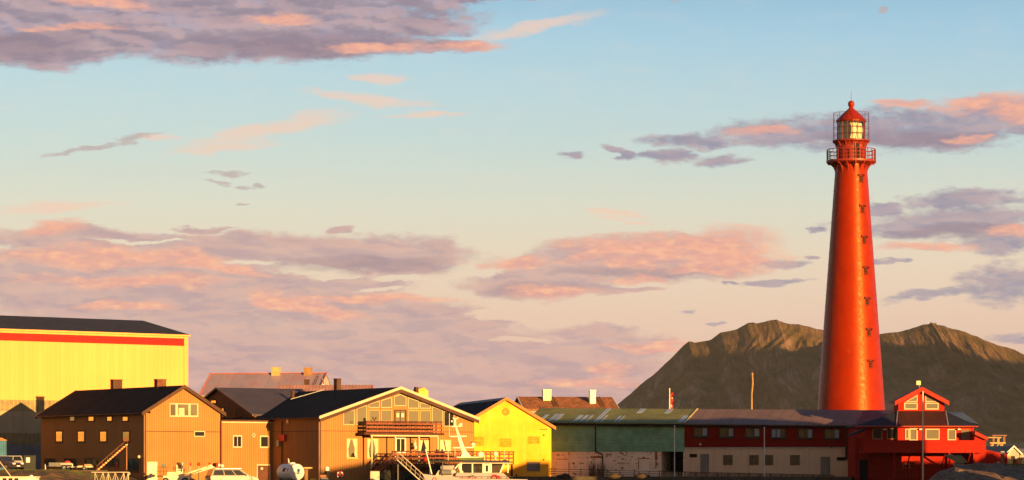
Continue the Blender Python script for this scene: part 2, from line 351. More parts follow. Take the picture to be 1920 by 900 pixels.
def gable(B, W, L, ze, zr, wallm, roofm, bargem=None, ridge='y', ov=.4, ovf=.4, th=.2, zb=0.0, cap=None, x0=0.0, y0=0.0, bh=.3, gut=None, wall=True, lt=True, rt=True):
    """gabled body with its front-left corner at x0,y0. ridge 'y' = gable faces the front, 'x' = eave faces the front"""
    t = (zr-ze)/((W if ridge == 'y' else L)/2)
    def M(mb, poly, a, b): return mb.prism([(x0+p[0], p[1]) for p in poly], y0+a, y0+b, 'xz') if ridge == 'y' else mb.prism([(y0+p[0], p[1]) for p in poly], x0+a, x0+b, 'yz')
    span, length = (W, L) if ridge == 'y' else (L, W)
    if wall:
        wmb = MB(); M(wmb, [(0, zb), (span, zb), (span, ze), (span/2, zr), (0, ze)], 0, length); wmb.build('wall', wallm, B.e)
    r = MB()
    for sg, use in ((0, lt), (1, rt)):
        if not use: continue
        P = lambda d, z: ((d if sg == 0 else span-d), z)
        M(r, [P(-ov, ze-ov*t+.02), P(span/2, zr+.02), P(span/2, zr+.02+th), P(-ov, ze-ov*t+.02+th)], -ovf, length+ovf)
    ro = r.build('roof', roofm, B.e)
    if bargem:
        b = MB()
        for end in ((-ovf-.05, -ovf-.003), (length+ovf+.003, length+ovf+.05)):
            for sg in (0, 1):
                P = lambda d, z: ((d if sg == 0 else span-d), z)
                M(b, [P(-ov-.05, ze-ov*t+th+.05-bh), P(span/2, zr+th+.05-bh+.05), P(span/2, zr+th+.08), P(-ov-.05, ze-ov*t+th+.05)], *end)
        b.build('barge_board', bargem, B.e)
    if gut:
        g = MB()
        if ridge == 'y': g.tube((x0-ov-.06, y0-ovf, ze-ov*t+.05), (x0-ov-.06, y0+length+ovf, ze-ov*t+.05), .08, 8)
        else: g.tube((x0-ovf, y0-ov-.06, ze-ov*t+.05), (x0+length+ovf, y0-ov-.06, ze-ov*t+.05), .08, 8)
        g.build('gutter', gut, B.e)
    return ro
def stack(B, px0, px1, py0, py1, ly, m, d=.7, name='chimney', parent=None, cap=True, base=1.0):
    """a chimney at local depth ly spanning photo columns px0..px1, photo rows py0 (top)..py1"""
    a0, z1 = B.hit(px0, py0, ly); a1, _ = B.hit(px1, py0, ly); _, z0 = B.hit(px0, py1, ly)
    mb = MB(); mb.box(a0+.02, a1-.02, ly, ly+d, z0-base, z1-.12)
    mb.box(a0-.02, a1+.02, ly-.04, ly+d+.04, z1-.118, z1)
    return mb.build(name, m, parent or B.e)
# ================================================================== SETTING
rng = np.random.RandomState(3)
_T = rng.rand(64, 64, 1)[:, :, 0]
def vnoise(x, y):
    xi = np.floor(x).astype(int); yi = np.floor(y).astype(int); fx = x-xi; fy = y-yi
    fx = fx*fx*(3-2*fx); fy = fy*fy*(3-2*fy); g = lambda a, b: _T[a % 64, b % 64]
    return (g(xi, yi)*(1-fx)+g(xi+1, yi)*fx)*(1-fy)+(g(xi, yi+1)*(1-fx)+g(xi+1, yi+1)*fx)*fy
def fbm(x, y, o=5, gain=.5):
    s = 0; a = 1; tt = 0
    for i in range(o): s = s+a*vnoise(x*2**i+i*17.3, y*2**i+i*9.1); tt += a; a *= gain
    return s/tt
def ridged(x, y, o=5):
    s = 0; a = 1; tt = 0
    for i in range(o): s = s+a*(1-abs(2*vnoise(x*2**i+i*11.7, y*2**i+i*5.3)-1)); tt += a; a *= .55
    return s/tt
def grid(name, X, Y, Z, m, smooth=True):
    ny, nx = X.shape; me = bpy.data.meshes.new(name)
    v = np.stack([X.ravel(), Y.ravel(), Z.ravel()], 1).astype(float)
    i = np.arange(ny*nx).reshape(ny, nx); f = np.stack([i[:-1, :-1].ravel(), i[:-1, 1:].ravel(), i[1:, 1:].ravel(), i[1:, :-1].ravel()], 1)
    me.from_pydata(v.tolist(), [], f.tolist()); me.materials.append(m)
    if smooth: me.polygons.foreach_set('use_smooth', [True]*len(me.polygons))
    o = bpy.data.objects.new(name, me); COL.objects.link(o); return o
# materials of the land
def mountain_mat():
    m = bpy.data.materials.new('mountain_slope'); m.use_nodes = True; t = NT(m.node_tree); b = m.node_tree.nodes['Principled BSDF']
    tc = t.node('ShaderNodeTexCoord'); ob = tc.outputs['Object']
    geo = t.node('ShaderNodeNewGeometry'); sn = t.node('ShaderNodeSeparateXYZ'); t.l.new(geo.outputs['Normal'], sn.inputs[0])
    big = t.noise(ob, .0035, 6, .62); fine = t.noise(ob, .014, 6, .6); gul = t.noise(t.vm('MULTIPLY', ob, (.028, .004, .007)), 1, 6, .66)
    grass = t.mix(t.ss(fine, .35, .65), (.095,.070,.027), (.175,.098,.044))
    rock = t.mix(t.ss(gul, .35, .65), (.130,.085,.065), (.330,.205,.150))
    f = t.m('ADD', t.m('MULTIPLY', t.ss(gul, .44, .64), .6), t.m('MULTIPLY', t.ss(big, .42, .6), .5), clamp=True)
    st = t.ss(sn.outputs[2], .93, .76)
    c = t.mix(t.m('MULTIPLY', f, t.m('ADD', .35, t.m('MULTIPLY', st, .65))), grass, rock)
    t.l.new(c, b.inputs['Base Color']); b.inputs['Roughness'].default_value = .95; b.inputs['Specular IOR Level'].default_value = .05
    bp = t.node('ShaderNodeBump'); bp.inputs['Strength'].default_value = .75; bp.inputs['Distance'].default_value = 15
    t.l.new(t.m('ADD', t.m('MULTIPLY', gul, 1.3), t.m('MULTIPLY', fine, .5)), bp.inputs['Height']); t.l.new(bp.outputs[0], b.inputs['Normal'])
    return m
MM = mountain_mat()
hz = bpy.data.materials.new('haze'); hz.use_nodes = True; ht_ = NT(hz.node_tree); hz.node_tree.nodes.remove(hz.node_tree.nodes['Principled BSDF'])
pv = ht_.node('ShaderNodeVolumePrincipled'); pv.inputs['Color'].default_value = (.92,.90,.90,1); pv.inputs['Density'].default_value = 1.25e-5; pv.inputs['Anisotropy'].default_value = 0.0
ht_.l.new(pv.outputs[0], hz.node_tree.nodes['Material Output'].inputs['Volume'])
hb = MB().box(-3500, 4700, -320, 7620, -8, 640).build('haze', hz); hb['kind'] = 'stuff'; hb['label'] = 'thin evening haze over the harbour and mountains'; hb['category'] = 'haze'
S.cycles.volume_bounces = 0
def mountain(name, pts, YR, front, back, gul, seed, x0, x1, nx=900, ny=260, crag=0):
    xs = np.linspace(x0, x1, nx)
    ppx = np.array([p[0] for p in pts], float); ppz = np.array([(HY-p[1])/F*YR+ZC for p in pts], float)
    ridge = np.interp((xs/YR)*F+CX, ppx, ppz)
    ridge = ridge+(fbm(xs/26+seed, xs*0+seed, 4)-.5)*7*(ridge > 12)
    tt = np.linspace(0, 1.75, ny); X, T = np.meshgrid(xs, tt)
    Yg = np.where(T < 1, YR-front+T*front, YR+(T-1)*back)
    R = np.tile(ridge, (ny, 1))
    shp = np.where(T < 1, T**1.08, np.maximum(0, 1-np.maximum(T-1, 0)**1.4*1.6))
    # gullies run down the face, wandering with height
    wx = X/72+seed+(fbm(X/300+seed, T*3, 3)-.5)*3+T*.6
    g = ridged(wx, T*1.3+seed, 5)
    env = np.clip(np.sin(np.pi*np.clip(T, 0, 1))**.8, 0, 1)*np.clip(R/120, 0, 1)
    Z = R*shp-(1-g)*gul*env+(fbm(X/60+seed, T*12, 4)-.5)*14*env
    if crag:
        cz = ridged(X/38+seed, T*2.5, 4); band = np.exp(-((T-.80)/.13)**2)*np.clip(1-abs((X/YR*F+CX)-1760)/150, 0, 1)
        Z = Z-(1-cz)*crag*band*1.6
    Yg = Yg+(fbm(X/180+seed*2, T*4, 3)-.5)*120*env
    return struct(grid(name, X, Yg, Z-1, MM))
mountain('mountain', [(700,876),(1000,872),(1040,850),(1100,802),(1157,758),(1178,742),(1200,722),(1222,706),(1240,689),(1262,668),(1285,645),(1292,641),(1304,642),(1318,640),(1332,635),(1350,624),(1380,616),(1400,606),(1412,603),(1421,604),(1440,601),(1457,598),(1470,603),(1484,606),(1497,605),(1512,610),(1542,618),(1600,632),(1700,680),(1800,760),(1900,872)],
         6400, 1350, 900, 50, 3.0, -300, 1150)
mountain('mountain', [(1380,876),(1450,790),(1500,720),(1560,660),(1600,640),(1650,626),(1668,622),(1690,618),(1697,616),(1720,611),(1744,607),(1745,604),(1755,604),(1756,608),(1770,610),(1790,616),(1810,622),(1840,633),(1870,645),(1900,656),(1930,668),(2000,700),(2100,760),(2300,872)],
         6000, 1500, 900, 34, 9.0, 430, 1550, crag=34)
# unseen ridge added off to the right, shaped only to shade the mountains: u runs across the sunlight, h is the height of the shadow plane
hu = [3300, 3500, 3800, 3941, 4015, 4060, 4140, 4226, 4400, 4800, 5400]; hh_ = [480, 600, 636, 640, 634, 552, 545, 555, 548, 560, 200]
ts = np.linspace(3300, 5400, 240); sa, ca = math.sin(SUN_AZ), math.cos(SUN_AZ); s0 = -1500
prof = np.array([-1, -.75, -.5, -.3, -.12, 0, .12, .3, .5, .75, 1.0])
Sg = s0+prof[:, None]*600+ts[None, :]*0; Ug = ts[None, :]+prof[:, None]*0
Zh = (np.interp(ts, hu, hh_)+s0*math.tan(SUN_EL)+(fbm(ts/60, ts*0, 4)-.5)*14)[None, :]*(1-abs(prof[:, None])**1.1)
struct(grid('unseen_shadow_ridge', Sg*sa+Ug*ca, -Sg*ca+Ug*sa, Zh-1, MM))
# ground sheet, water, quay, terrace
MG = mat('harbour_gravel', (.15,.12,.09), .95, var=.3, vs=.15, bump=.6, bscale=3, patch=(.4,(.10,.10,.05),.6))
MGR = mat('rough_grass', (.13,.088,.034), .95, var=.5, vs=1.2, bump=1, bscale=6, patch=(.9,(.34,.15,.05),.85))
MQ = mat('quay_concrete', (.09,.075,.06), .9, var=.25, vs=.8, streak=((.10,.06,.04),.5), bump=.4)
g = MB(); g.add([(-3400,236,.4),(4600,236,.4),(4600,7500,.4),(-3400,7500,.4)], [(0,1,2,3)]); struct(g.build('ground', MG))
def water_mat():
    m = bpy.data.materials.new('harbour_water'); m.use_nodes = True; t = NT(m.node_tree); b = m.node_tree.nodes['Principled BSDF']
    b.inputs['Base Color'].default_value = (.015,.03,.04,1); b.inputs['Roughness'].default_value = .08
    tc = t.node('ShaderNodeTexCoord'); bp = t.node('ShaderNodeBump'); bp.inputs['Distance'].default_value = .1; bp.inputs['Strength'].default_value = .6
    t.l.new(t.noise(tc.outputs['Object'], .8, 4), bp.inputs['Height']); t.l.new(bp.outputs[0], b.inputs['Normal']); return m
g = MB(); g.add([(-600,-200,-1.6),(600,-200,-1.6),(600,235.6,-1.6),(-600,235.6,-1.6)], [(0,1,2,3)]); struct(g.build('water', water_mat()))
g = MB(); g.box(-600, 600, 235.6, 236, -4, .55); struct(g.build('quay', MQ))
def at(px, py, Y): return ((px-CX)/F*Y, Y, ZC+(HY-py)/F*Y)
# upper terrace on the left: earth bank rising from the quay
nx, ny = 180, 40
xs = np.linspace(-80, -34.5, nx); tt = np.linspace(0, 1, ny); X, T = np.meshgrid(xs, tt)
Yt = 262+T*22+np.where(T > .98, 70, 0)
top = 1.80-np.clip((X+43.5)/7, 0, 1)*1.5
Zt = .35+(top-.35)*np.clip(T/.55, 0, 1)**.8+(fbm(X/1.5, T*9, 4)-.5)*.35*np.clip(np.sin(np.pi*np.clip(T*1.2, 0, 1)), 0, 1)
Zt = np.minimum(Zt, 1.84)
struct(grid('terrain', X, Yt, Zt, MGR))
g = MB(); g.box(-120, -43, 283.9, 470, .3, 1.80); struct(g.build('terrace', MG))
# raised quay under the long sheds
g = MB(); g.box(-1.0, 37.2, -6.5, 60, .35, 1.10); struct(g.build('pavement', MQ, loc=((985-CX)/F*320.5, 320.5, 0), rz=math.radians(-14)))
g = MB(); g.box(24, 90, 150, 235.5, -4, .4); struct(g.build('shadow_block_base', MQ))  # base added under the unseen shadow-casting blocks
# rock outcrop at the right
rockm = mat('grey_rock', (.22,.135,.095), .95, var=.4, vs=.8, bump=1, bscale=2.6, patch=(.8,(.19,.13,.095),.7), streak=((.035,.025,.02),.8), spec=.1)
nx, ny = 420, 120
xs = np.linspace(33, 62, nx); tt = np.linspace(0, 1, ny); X, T = np.meshgrid(xs, tt); Yr = 258+T*26
prof = np.interp(X/Yr*F+CX, [1640,1700,1735,1760,1790,1830,1870,1920,2000,2200], [.3,.4,.7,1.5,2.1,2.25,2.2,1.95,1.7,1.2])
Zr = .3+(prof-.3)*np.sin(np.pi*np.clip(T, 0, 1))**.6+((ridged(X/4+T*2, T*6+X/7, 6)-.6)*1.1-np.clip(ridged(X/1.7+T*5, T*7, 3)-.72, 0, 1)*2.2)*np.sin(np.pi*T)*np.clip(prof-.5, 0, 1)
rk = grid('rock_outcrop', X, Yr, Zr, rockm); tag(rk, 'rounded grey rock outcrop in front of the red house', 'rock')
# ground behind the red house, rising to a far grassy slope
nx, ny = 160, 60
xs = np.linspace(40, 330, nx); tt = np.linspace(0, 1, ny); X, T = np.meshgrid(xs, tt); Yf = 292+T*620
rise = np.interp(Yf, [292,330,420,560,760,912], [1.5,1.6,3.2,6.2,9.2,4.0])
Zf = rise*np.clip((X-42)/9, 0, 1)+(fbm(X/14, Yf/30, 5)-.5)*np.interp(Yf, [292,400,760], [.4,1.6,3.5])
MF = mat('meadow', (.115,.095,.030), .95, var=.5, vs=.08, bump=1, bscale=.4, patch=(.06,(.05,.06,.022),.9))
struct(grid('meadow', X, Yf, Zf, MF))
# ================================================================== LIGHTHOUSE
R_ = (.42,.020,.008)
red_iron = mat('red_painted_iron', (.25,.014,.0015), .42, var=.16, vs=.35, spec=.42, streak=((.36,.040,.004),.40), spots=(1.1,.66,(.40,.07,.012),.25), patch=(.35,(.17,.010,.0015),.5), bump=.3, bscale=1.2, tint=(1,.5,.2))
red_dark = mat('red_gallery_iron', (.22,.020,.010), .5, var=.15, spec=.4)
black_m = mat('black_gap', (.012,.010,.010), .8)
cream_m = mat('cream_lantern_lens', (.90,.80,.55), .35, var=.15, vs=2)
def clear_glass():
    m = bpy.data.materials.new('clear_glass'); m.use_nodes = True; t = NT(m.node_tree); m.node_tree.nodes.remove(m.node_tree.nodes['Principled BSDF'])
    tr = t.node('ShaderNodeBsdfTransparent'); tr.inputs[0].default_value = (.93,.95,.93,1); gl = t.node('ShaderNodeBsdfGlossy'); gl.inputs['Roughness'].default_value = .03
    fr = t.node('ShaderNodeFresnel'); fr.inputs[0].default_value = 1.6
    mx = t.node('ShaderNodeMixShader'); t.l.new(t.m('ADD', fr.outputs[0], .06), mx.inputs[0]); t.l.new(tr.outputs[0], mx.inputs[1]); t.l.new(gl.outputs[0], mx.inputs[2])
    t.l.new(mx.outputs[0], m.node_tree.nodes['Material Output'].inputs[0]); return m
GLASS = clear_glass()
YL = 330.0; sc_ = F/YL
def lz(py): return ZC+(HY-py)/sc_
LH = empty('lighthouse', ((1596-CX)/sc_, YL, .4), 0, 'tall tapering red cast iron lighthouse with a glazed lantern, behind the long sheds', 'lighthouse')
def z0(py): return lz(py)-.4
def rad(py): return (30+(py-320)/450*33)/sc_
cone = MB(); prof = [(rad(890), 0), (rad(770), z0(770))]
for k in range(1, 24):
    py = 770-k*450/23; prof.append((rad(py), z0(py)))
    if k < 23: prof += [(rad(py)+.02, z0(py)+.001), (rad(py)+.02, z0(py)+.07), (rad(py)-.001, z0(py)+.071)]
prof += [(29.0/sc_, z0(306))]
cone.lathe(prof, 96).build('tower', red_iron, LH, smooth=True)
# gallery
gd = MB(); gd.lathe([(28/sc_, z0(309)), (45/sc_, z0(306)), (46.5/sc_, z0(305)), (46.5/sc_, z0(301.5)), (27/sc_, z0(301))], 48).build('gallery_deck', red_dark, LH, smooth=True)
gr = MB()
for i in range(24):
    a = 2*math.pi*i/24+.1; x, y = math.cos(a)*45.3/sc_, math.sin(a)*45.3/sc_; gr.tube((x, y, z0(302)), (x, y, z0(281)), .045, 6)
for py, r in ((281, .05), (288, .035), (295, .035)):
    gr.torus((0, 0, z0(py)), 45.3/sc_, r, 48, 6, 'z')
for a0 in (2.9, -.25):                                  # solid plates seen at both ends of the gallery rail
    vs = []
    for i in range(5):
        a = a0+i*.125; vs += [(math.cos(a)*45.5/sc_, math.sin(a)*45.5/sc_, z0(301)), (math.cos(a)*45.5/sc_, math.sin(a)*45.5/sc_, z0(283))]
    gr.add(vs, [(2*i, 2*i+2, 2*i+3, 2*i+1) for i in range(4)])
gr.build('gallery_railing', red_dark, LH)
for i in range(16):
    a = 2*math.pi*i/16+.08; b = MB(); pts = []
    for k in range(9):
        u = k/8; r = (29.2+ (44.5-29.2)*(1-math.cos(u*math.pi/2)))/sc_; z = z0(326)+(z0(306)-z0(326))*math.sin(u*math.pi/2); pts.append((math.cos(a)*r, math.sin(a)*r, z))
    b.path(pts, .085, 6)
    r0, r1 = 29/sc_, 44/sc_
    b.tube((math.cos(a)*r0, math.sin(a)*r0, z0(307.5)), (math.cos(a)*r1, math.sin(a)*r1, z0(307.5)), .07, 6)
    b.tube((math.cos(a)*29.4/sc_, math.sin(a)*29.4/sc_, z0(328)), (math.cos(a)*29.4/sc_, math.sin(a)*29.4/sc_, z0(307)), .08, 6)
    b.build('gallery_bracket', red_dark, LH)
# watch room drum
MB().lathe([(28/sc_, z0(301)), (28/sc_, z0(272)), (29/sc_, z0(271)), (30/sc_, z0(268)), (34.5/sc_, z0(266)), (35/sc_, z0(265.5)), (35/sc_, z0(263.5)), (26.5/sc_, z0(263))], 48).build('watch_room', red_dark, LH, smooth=True)
def on_drum(mb, px, py0, py1, w, r, d=.04, n=3):
    """a curved plate on a drum of radius r, centred on photo column px"""
    a = -math.pi/2+math.asin(max(-1, min(1, (px-1596)/sc_/r)))
    vs = []
    for i in range(n+1):
        b = a+(i/n-.5)*w/r
        for rr in (r-.02, r+d):
            for z in (z0(py1), z0(py0)): vs.append((math.cos(b)*rr, math.sin(b)*rr, z))
    fs = []
    for i in range(n):
        o = i*4; fs += [(o+2, o+6, o+7, o+3), (o, o+1, o+5, o+4), (o+1, o+3, o+7, o+5), (o, o+4, o+6, o+2)]
    fs += [(0, 2, 3, 1), (n*4, n*4+1, n*4+3, n*4+2)]
    mb.add(vs, fs)
d = MB(); on_drum(d, 1604, 268.5, 300, .68, 28/sc_, .03); dr = d.build('door', black_m, LH)
d = MB(); on_drum(d, 1600.2, 267.5, 300, .07, 28/sc_, .08, 1); on_drum(d, 1608.3, 267.5, 300, .07, 28/sc_, .08, 1); on_drum(d, 1604, 266.9, 268.6, .82, 28/sc_, .09); d.build('door_frame', red_dark, dr)
d = MB(); on_drum(d, 1617.5, 273, 277, .26, 28/sc_, .03, 1); d.build('vent', black_m, LH)
for i in range(14):
    a = 2*math.pi*i/14+.2; b = MB(); b.path([(math.cos(a)*28.2/sc_, math.sin(a)*28.2/sc_, z0(275)), (math.cos(a)*30/sc_, math.sin(a)*30/sc_, z0(269)), (math.cos(a)*34/sc_, math.sin(a)*34/sc_, z0(266.5))], .06, 6)
    b.build('lantern_bracket', red_dark, LH)
# lantern
MB().lathe([(25.6/sc_, z0(263)), (25.6/sc_, z0(227))], 32).build('lantern_glass', GLASS, LH)
ln = MB(); ln.lathe([(7/sc_, z0(263)), (19/sc_, z0(261)), (22/sc_, z0(252)), (22.5/sc_, z0(245)), (22/sc_, z0(238)), (19/sc_, z0(232)), (9/sc_, z0(231))], 32); ln.build('lens', cream_m, LH, smooth=True)
mu = MB()
for i in range(16):
    a = 2*math.pi*i/16; x, y = math.cos(a)*25.9/sc_, math.sin(a)*25.9/sc_; mu.tube((x, y, z0(263)), (x, y, z0(227)), .04, 5)
for py in (251, 239): mu.torus((0, 0, z0(py)), 25.9/sc_, .03, 32, 5, 'z')
mu.torus((0, 0, z0(228)), 26.2/sc_, .09, 32, 6, 'z'); mu.build('glazing_bars', red_dark, LH)
cg = MB()
for i in range(12):
    a = 2*math.pi*i/12+.22; x, y = math.cos(a)*33.6/sc_, math.sin(a)*33.6/sc_; cg.tube((x, y, z0(264)), (x, y, z0(212)), .024, 5)
for py in (212.5, 227, 240, 252): cg.torus((0, 0, z0(py)), 33.6/sc_, .018, 36, 5, 'z')
cg.build('lantern_cage', mat('dark_cage_iron', (.06,.012,.010), .6), LH)
MB().lathe([(28.4/sc_, z0(228.5)), (28.4/sc_, z0(226)), (16/sc_, z0(213.5)), (4.5/sc_, z0(203)), (3.6/sc_, z0(200))], 16).build('lantern_roof', red_iron, LH)
bl = MB(); bl.lathe([(3.4/sc_, z0(202)), (5.2/sc_, z0(199)), (6.2/sc_, z0(196)), (6.0/sc_, z0(193)), (4.2/sc_, z0(190)), (1/sc_, z0(188.6))], 16); bl.build('ventilator_ball', red_iron, LH, smooth=True)
MB().tube((0, 0, z0(190)), (0, 0, z0(171)), .035, 6, .015).build('lightning_rod', red_dark, LH)
# seven small shuttered windows up the shaft
brk = mat('rusty_dark_red', (.10,.008,.006), .7, var=.3)
for (px, py) in ((1611,337), (1613,394.5), (1616,452), (1618.5,509.5), (1621,567), (1623.5,625), (1626,684)):
    r = rad(py); m1 = MB()
    on_drum(m1, px, py-8, py-6.6, .78, r, .09, 4); on_drum(m1, px-5.3, py-6.8, py-3.8, .09, r, .15, 1); on_drum(m1, px+5.3, py-6.8, py-3.8, .09, r, .15, 1)
    on_drum(m1, px+.4, py+7, py+8.2, .60, r+.02, .12, 4)
    w = m1.build('window', brk, LH)
    m2 = MB()
    for k in range(4): on_drum(m2, px, py-5+k*3, py-2.9+k*3, .42, r+.01, .12, 2)
    m2.build('shutter_slats', black_m, w)
# ================================================================== BUILDINGS
def ray_roof(B, px, py, ze, t, x0=0.0, axis='x', span=None):
    """local point where the photo ray meets the slope z = ze+t*(x-x0) (axis x) or z = ze+t*(y-x0) (axis y)"""
    c, n = math.cos(B.a), math.sin(B.a); u = (px-CX)/F; v = (HY-py)/F
    ox, oy = -(c*B.X+n*B.Y), -(-n*B.X+c*B.Y); dx, dy = c*u+n, -n*u+c
    # z: ZC+v*T-zb = ze+t*(o+T*d-x0)
    o, d = (ox, dx) if axis == 'x' else (oy, dy)
    T = (ze+t*(o-x0)-ZC+B.zb)/(v-t*d)
    return (ox+dx*T, oy+dy*T, ZC+v*T-B.zb)
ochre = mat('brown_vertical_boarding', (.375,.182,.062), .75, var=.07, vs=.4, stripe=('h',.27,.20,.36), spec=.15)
ochre_shade = mat('brown_boarding_shade_copy', (.235,.105,.045), .75, var=.07, vs=.4, stripe=('h',.23,.22,.45), spec=.15)  # darker copy of the brown boarding, shade put into the colour
darkbrown = mat('dark_brown_trim', (.07,.028,.016), .6, var=.2)
blackroof = mat('black_sheet_roof', (.013,.014,.020), .85, var=.25, vs=.5, stripe=('y',1.1,.08,.35), spec=.05)
cream_trim = mat('cream_trim', (.56,.44,.30), .55, var=.08)
white_trim = mat('white_trim', (.78,.74,.66), .5, var=.06)
def glassm(name, col, rough=.06, metal=.75):
    m = bpy.data.materials.new(name); m.use_nodes = True; t = NT(m.node_tree); b = m.node_tree.nodes['Principled BSDF']
    b.inputs['Base Color'].default_value = tuple(col)+(1,); b.inputs['Roughness'].default_value = rough; b.inputs['Metallic'].default_value = metal
    tc = t.node('ShaderNodeTexCoord'); bp = t.node('ShaderNodeBump'); bp.inputs['Distance'].default_value = .02; bp.inputs['Strength'].default_value = .25
    t.l.new(t.noise(tc.outputs['Object'], .9, 3), bp.inputs['Height']); t.l.new(bp.outputs[0], b.inputs['Normal']); return m
mirror = glassm('reflecting_window_glass', (.40,.37,.28))
mirror_lit = glassm('bright_reflecting_glass', (.95,.62,.34), .03, .95)
dark_glass = glassm('dark_window_glass', (.018,.018,.02), .15, .0)
blue_glass = glassm('bluish_window_glass', (.30,.36,.46), .1, .6)
curtainm = mat('pale_curtain', (.62,.50,.33), .9, var=.12)
lin_curtain = mat('grey_blue_curtain', (.28,.30,.36), .9, var=.12)
metal_gal = mat('galvanised_metal', (.45,.45,.46), .4, metal=.6, var=.1)
# ---------------------------------------------------------------- hangar
H0 = Site('storage_hall', 352, 348.6, 38, 'huge yellow industrial hall with a red band under a dark roof, at the left edge', 'hall', zb=1.8)
hall_y = mat('yellow_sheet_wall', (.85,.385,.125), .6, var=.05, vs=.1, stripe=('h',.60,.12,.07), spec=.2)
hall_red = mat('red_sheet_band', (.60,.006,.003), .55, var=.06, stripe=('h',.30,.2,.15))
hall_low = mat('beige_sheet_wall', (.42,.33,.20), .6, var=.08, stripe=('h',.30,.2,.25))
trans = mat('translucent_roof_light_sheet', (.26,.20,.085), .35, var=.25, vs=1.2, stripe=('h',.55,.12,.4), spec=.5)
conc = mat('grey_base_wall', (.19,.18,.18), .9, var=.15, vs=.6)
hallroof = mat('dark_violet_roof', (.035,.030,.040), .75, var=.15)
HL = 46.0
zt = H0.hit(352, 628)[1]; zs = [H0.hit(40, y)[1] for y in (750, 771, 812, 832)]
def band(a, b, m, nm='wall', d=0.0): MB().box(-HL, 0, -d, 22, a, b).build(nm, m, H0.e)
band(0, zs[3]-.02, conc, 'base_wall'); band(zs[3]-.018, zs[2], trans, 'lower_light_strip', .02); band(zs[2]+.002, zs[1], hall_low, 'wall', 0); band(zs[1]+.002, zs[0], trans, 'upper_light_strip', .02)
zr0, zr1 = zt-.45, zt-1.35
band(zs[0]+.002, zr1, hall_y); MB().box(-HL, -.55, -.05, 0, zr1+.002, zr0).build('red_band', hall_red, H0.e)
MB().box(-HL, 0, .003, 22, zr1+.004, zt-.16).build('wall', hall_y, H0.e)
MB().box(-.54, .02, -.06, -.002, zr1-13, zt-.2).build('corner_trim', hall_y, H0.e)
MB().box(-HL, .25, -.25, -.02, zt-.2, zt).build('eaves_trim', hall_y, H0.e)
rf = MB(); rp = H0.hit(240, 600, 11)
rise = rp[1]-zt
rf.add([(-HL,-.2,zt+.003),(.3,-.2,zt+.003),(.3,22.3,zt+.003),(-HL,22.3,zt+.003),(-HL,11,zt+rise),(.3,11,zt+rise)], [(0,1,2,3),(0,1,5,4),(3,2,5,4),(1,2,5),(0,3,4)])
rf.build('roof', hallroof, H0.e)
# ---------------------------------------------------------------- brown house A
A = Site('wooden_house', 272, 300, 35, 'brown boarded house with a black roof and two chimneys, in front of the yellow hall', 'house', zb=.4)
AW = A.hit(413, 780)[0]; AL = A.hit(77, 790, lx=0)[0]; Aze = A.hit(272, 771.5)[1]; Azr = A.hit(345, 726)[1]
gable(A, AW, AL, Aze, Azr, ochre, blackroof, darkbrown, 'y', .45, .35, .18, bh=.42, gut=darkbrown)
MB().box(-.06, .10, -.05, .12, 0, Aze-.25).build('corner_board', darkbrown, A.e)
MB().tube((-.16, -.12, 0), (-.16, -.12, Aze-.3), .045, 8).build('drainpipe', mat('pink_brown_pipe', (.34,.17,.12), .5), A.e)
MB().box(-.02, AW, -.02, -.003, A.hit(340, 809)[1]-.05, A.hit(340, 809)[1]+.02).build('siding_joint', darkbrown, A.e)
for i, (x0, x1) in enumerate(((130,141),(165,177),(200,211),(229,241))):
    window(A, [(x0,779.5),(x1,791)], darkbrown, blue_glass if i == 0 else mirror_lit, 'left', fw=.14, dep=.06)
for i, (x0, x1) in enumerate(((104,118),(145,159.5),(186.5,201),(229,244))):
    window(A, [(x0,807),(x1,830)], darkbrown, mirror_lit if i < 3 else mirror, 'left', fw=.16, dep=.06)
for (x0, x1) in ((84,105),(121,143),(160,183),(200,223)):
    window(A, [(x0,859),(x1,875)], darkbrown, dark_glass, 'left', fw=.12, dep=.08, mull=1)
window(A, [(239,860),(263,886)], darkbrown, dark_glass, 'left', fw=.14, dep=.08, mull=1, name='glazed_door')
MB().box(*sorted((-.06, -.01)), A.hit(222, 880, lx=0)[0], A.hit(217, 880, lx=0)[0]+.0, 1.5, A.hit(220, 866, lx=0)[1]).build('red_door_leaf', mat('red_paint_wood', (.45,.02,.015), .5), A.e)
# triple window: three sashes in a cream surround
(ax0, az1), (ax1, az0) = A.hit(317.5, 756), A.hit(371.5, 782)
sur = MB(); sur.box(ax0, ax1, -.06, -.004, az0, az1); so = sur.build('window', cream_trim, A.e)
for (x0, x1) in ((319,328.5),(333,352.5),(357,369)):
    (a0, b1), (a1, b0) = A.hit(x0, 758), A.hit(x1, 779); g = MB(); g.box(a0, a1, -.072, -.062, b0, b1); g.build('pane', mirror, so)
(ax0, az1), (ax1, az0) = A.hit(334.5, 765), A.hit(345, 779); MB().box(ax0, ax1, -.08, -.073, az0, az1).build('curtain', curtainm, so)
window(A, [(363.5,808),(384,819)], cream_trim, dark_glass, fw=.09, dep=.07)
(a0, z1), (a1, z0_) = A.hit(276, 866), A.hit(294.5, 897)
dr = MB().box(a0, a1, -.05, -.003, z0_-.3, z1).build('door', mat('pale_yellow_door', (.80,.74,.45), .5, stripe=('z',.35,.08,.2)), A.e)
MB().box(a1-.2, a1-.14, -.1, -.052, z0_+.7, z0_+.9).build('handle', metal_gal, dr)
At = (Azr-Aze)/(AW/2)
stack(A, 212, 229.5, 711, 726, AL*.80, darkbrown, base=1.5); stack(A, 294.5, 312, 710.5, 724, AL*.22, mat('brown_brick_chimney', (.16,.06,.035), .9, var=.3, vs=3), base=1.5)
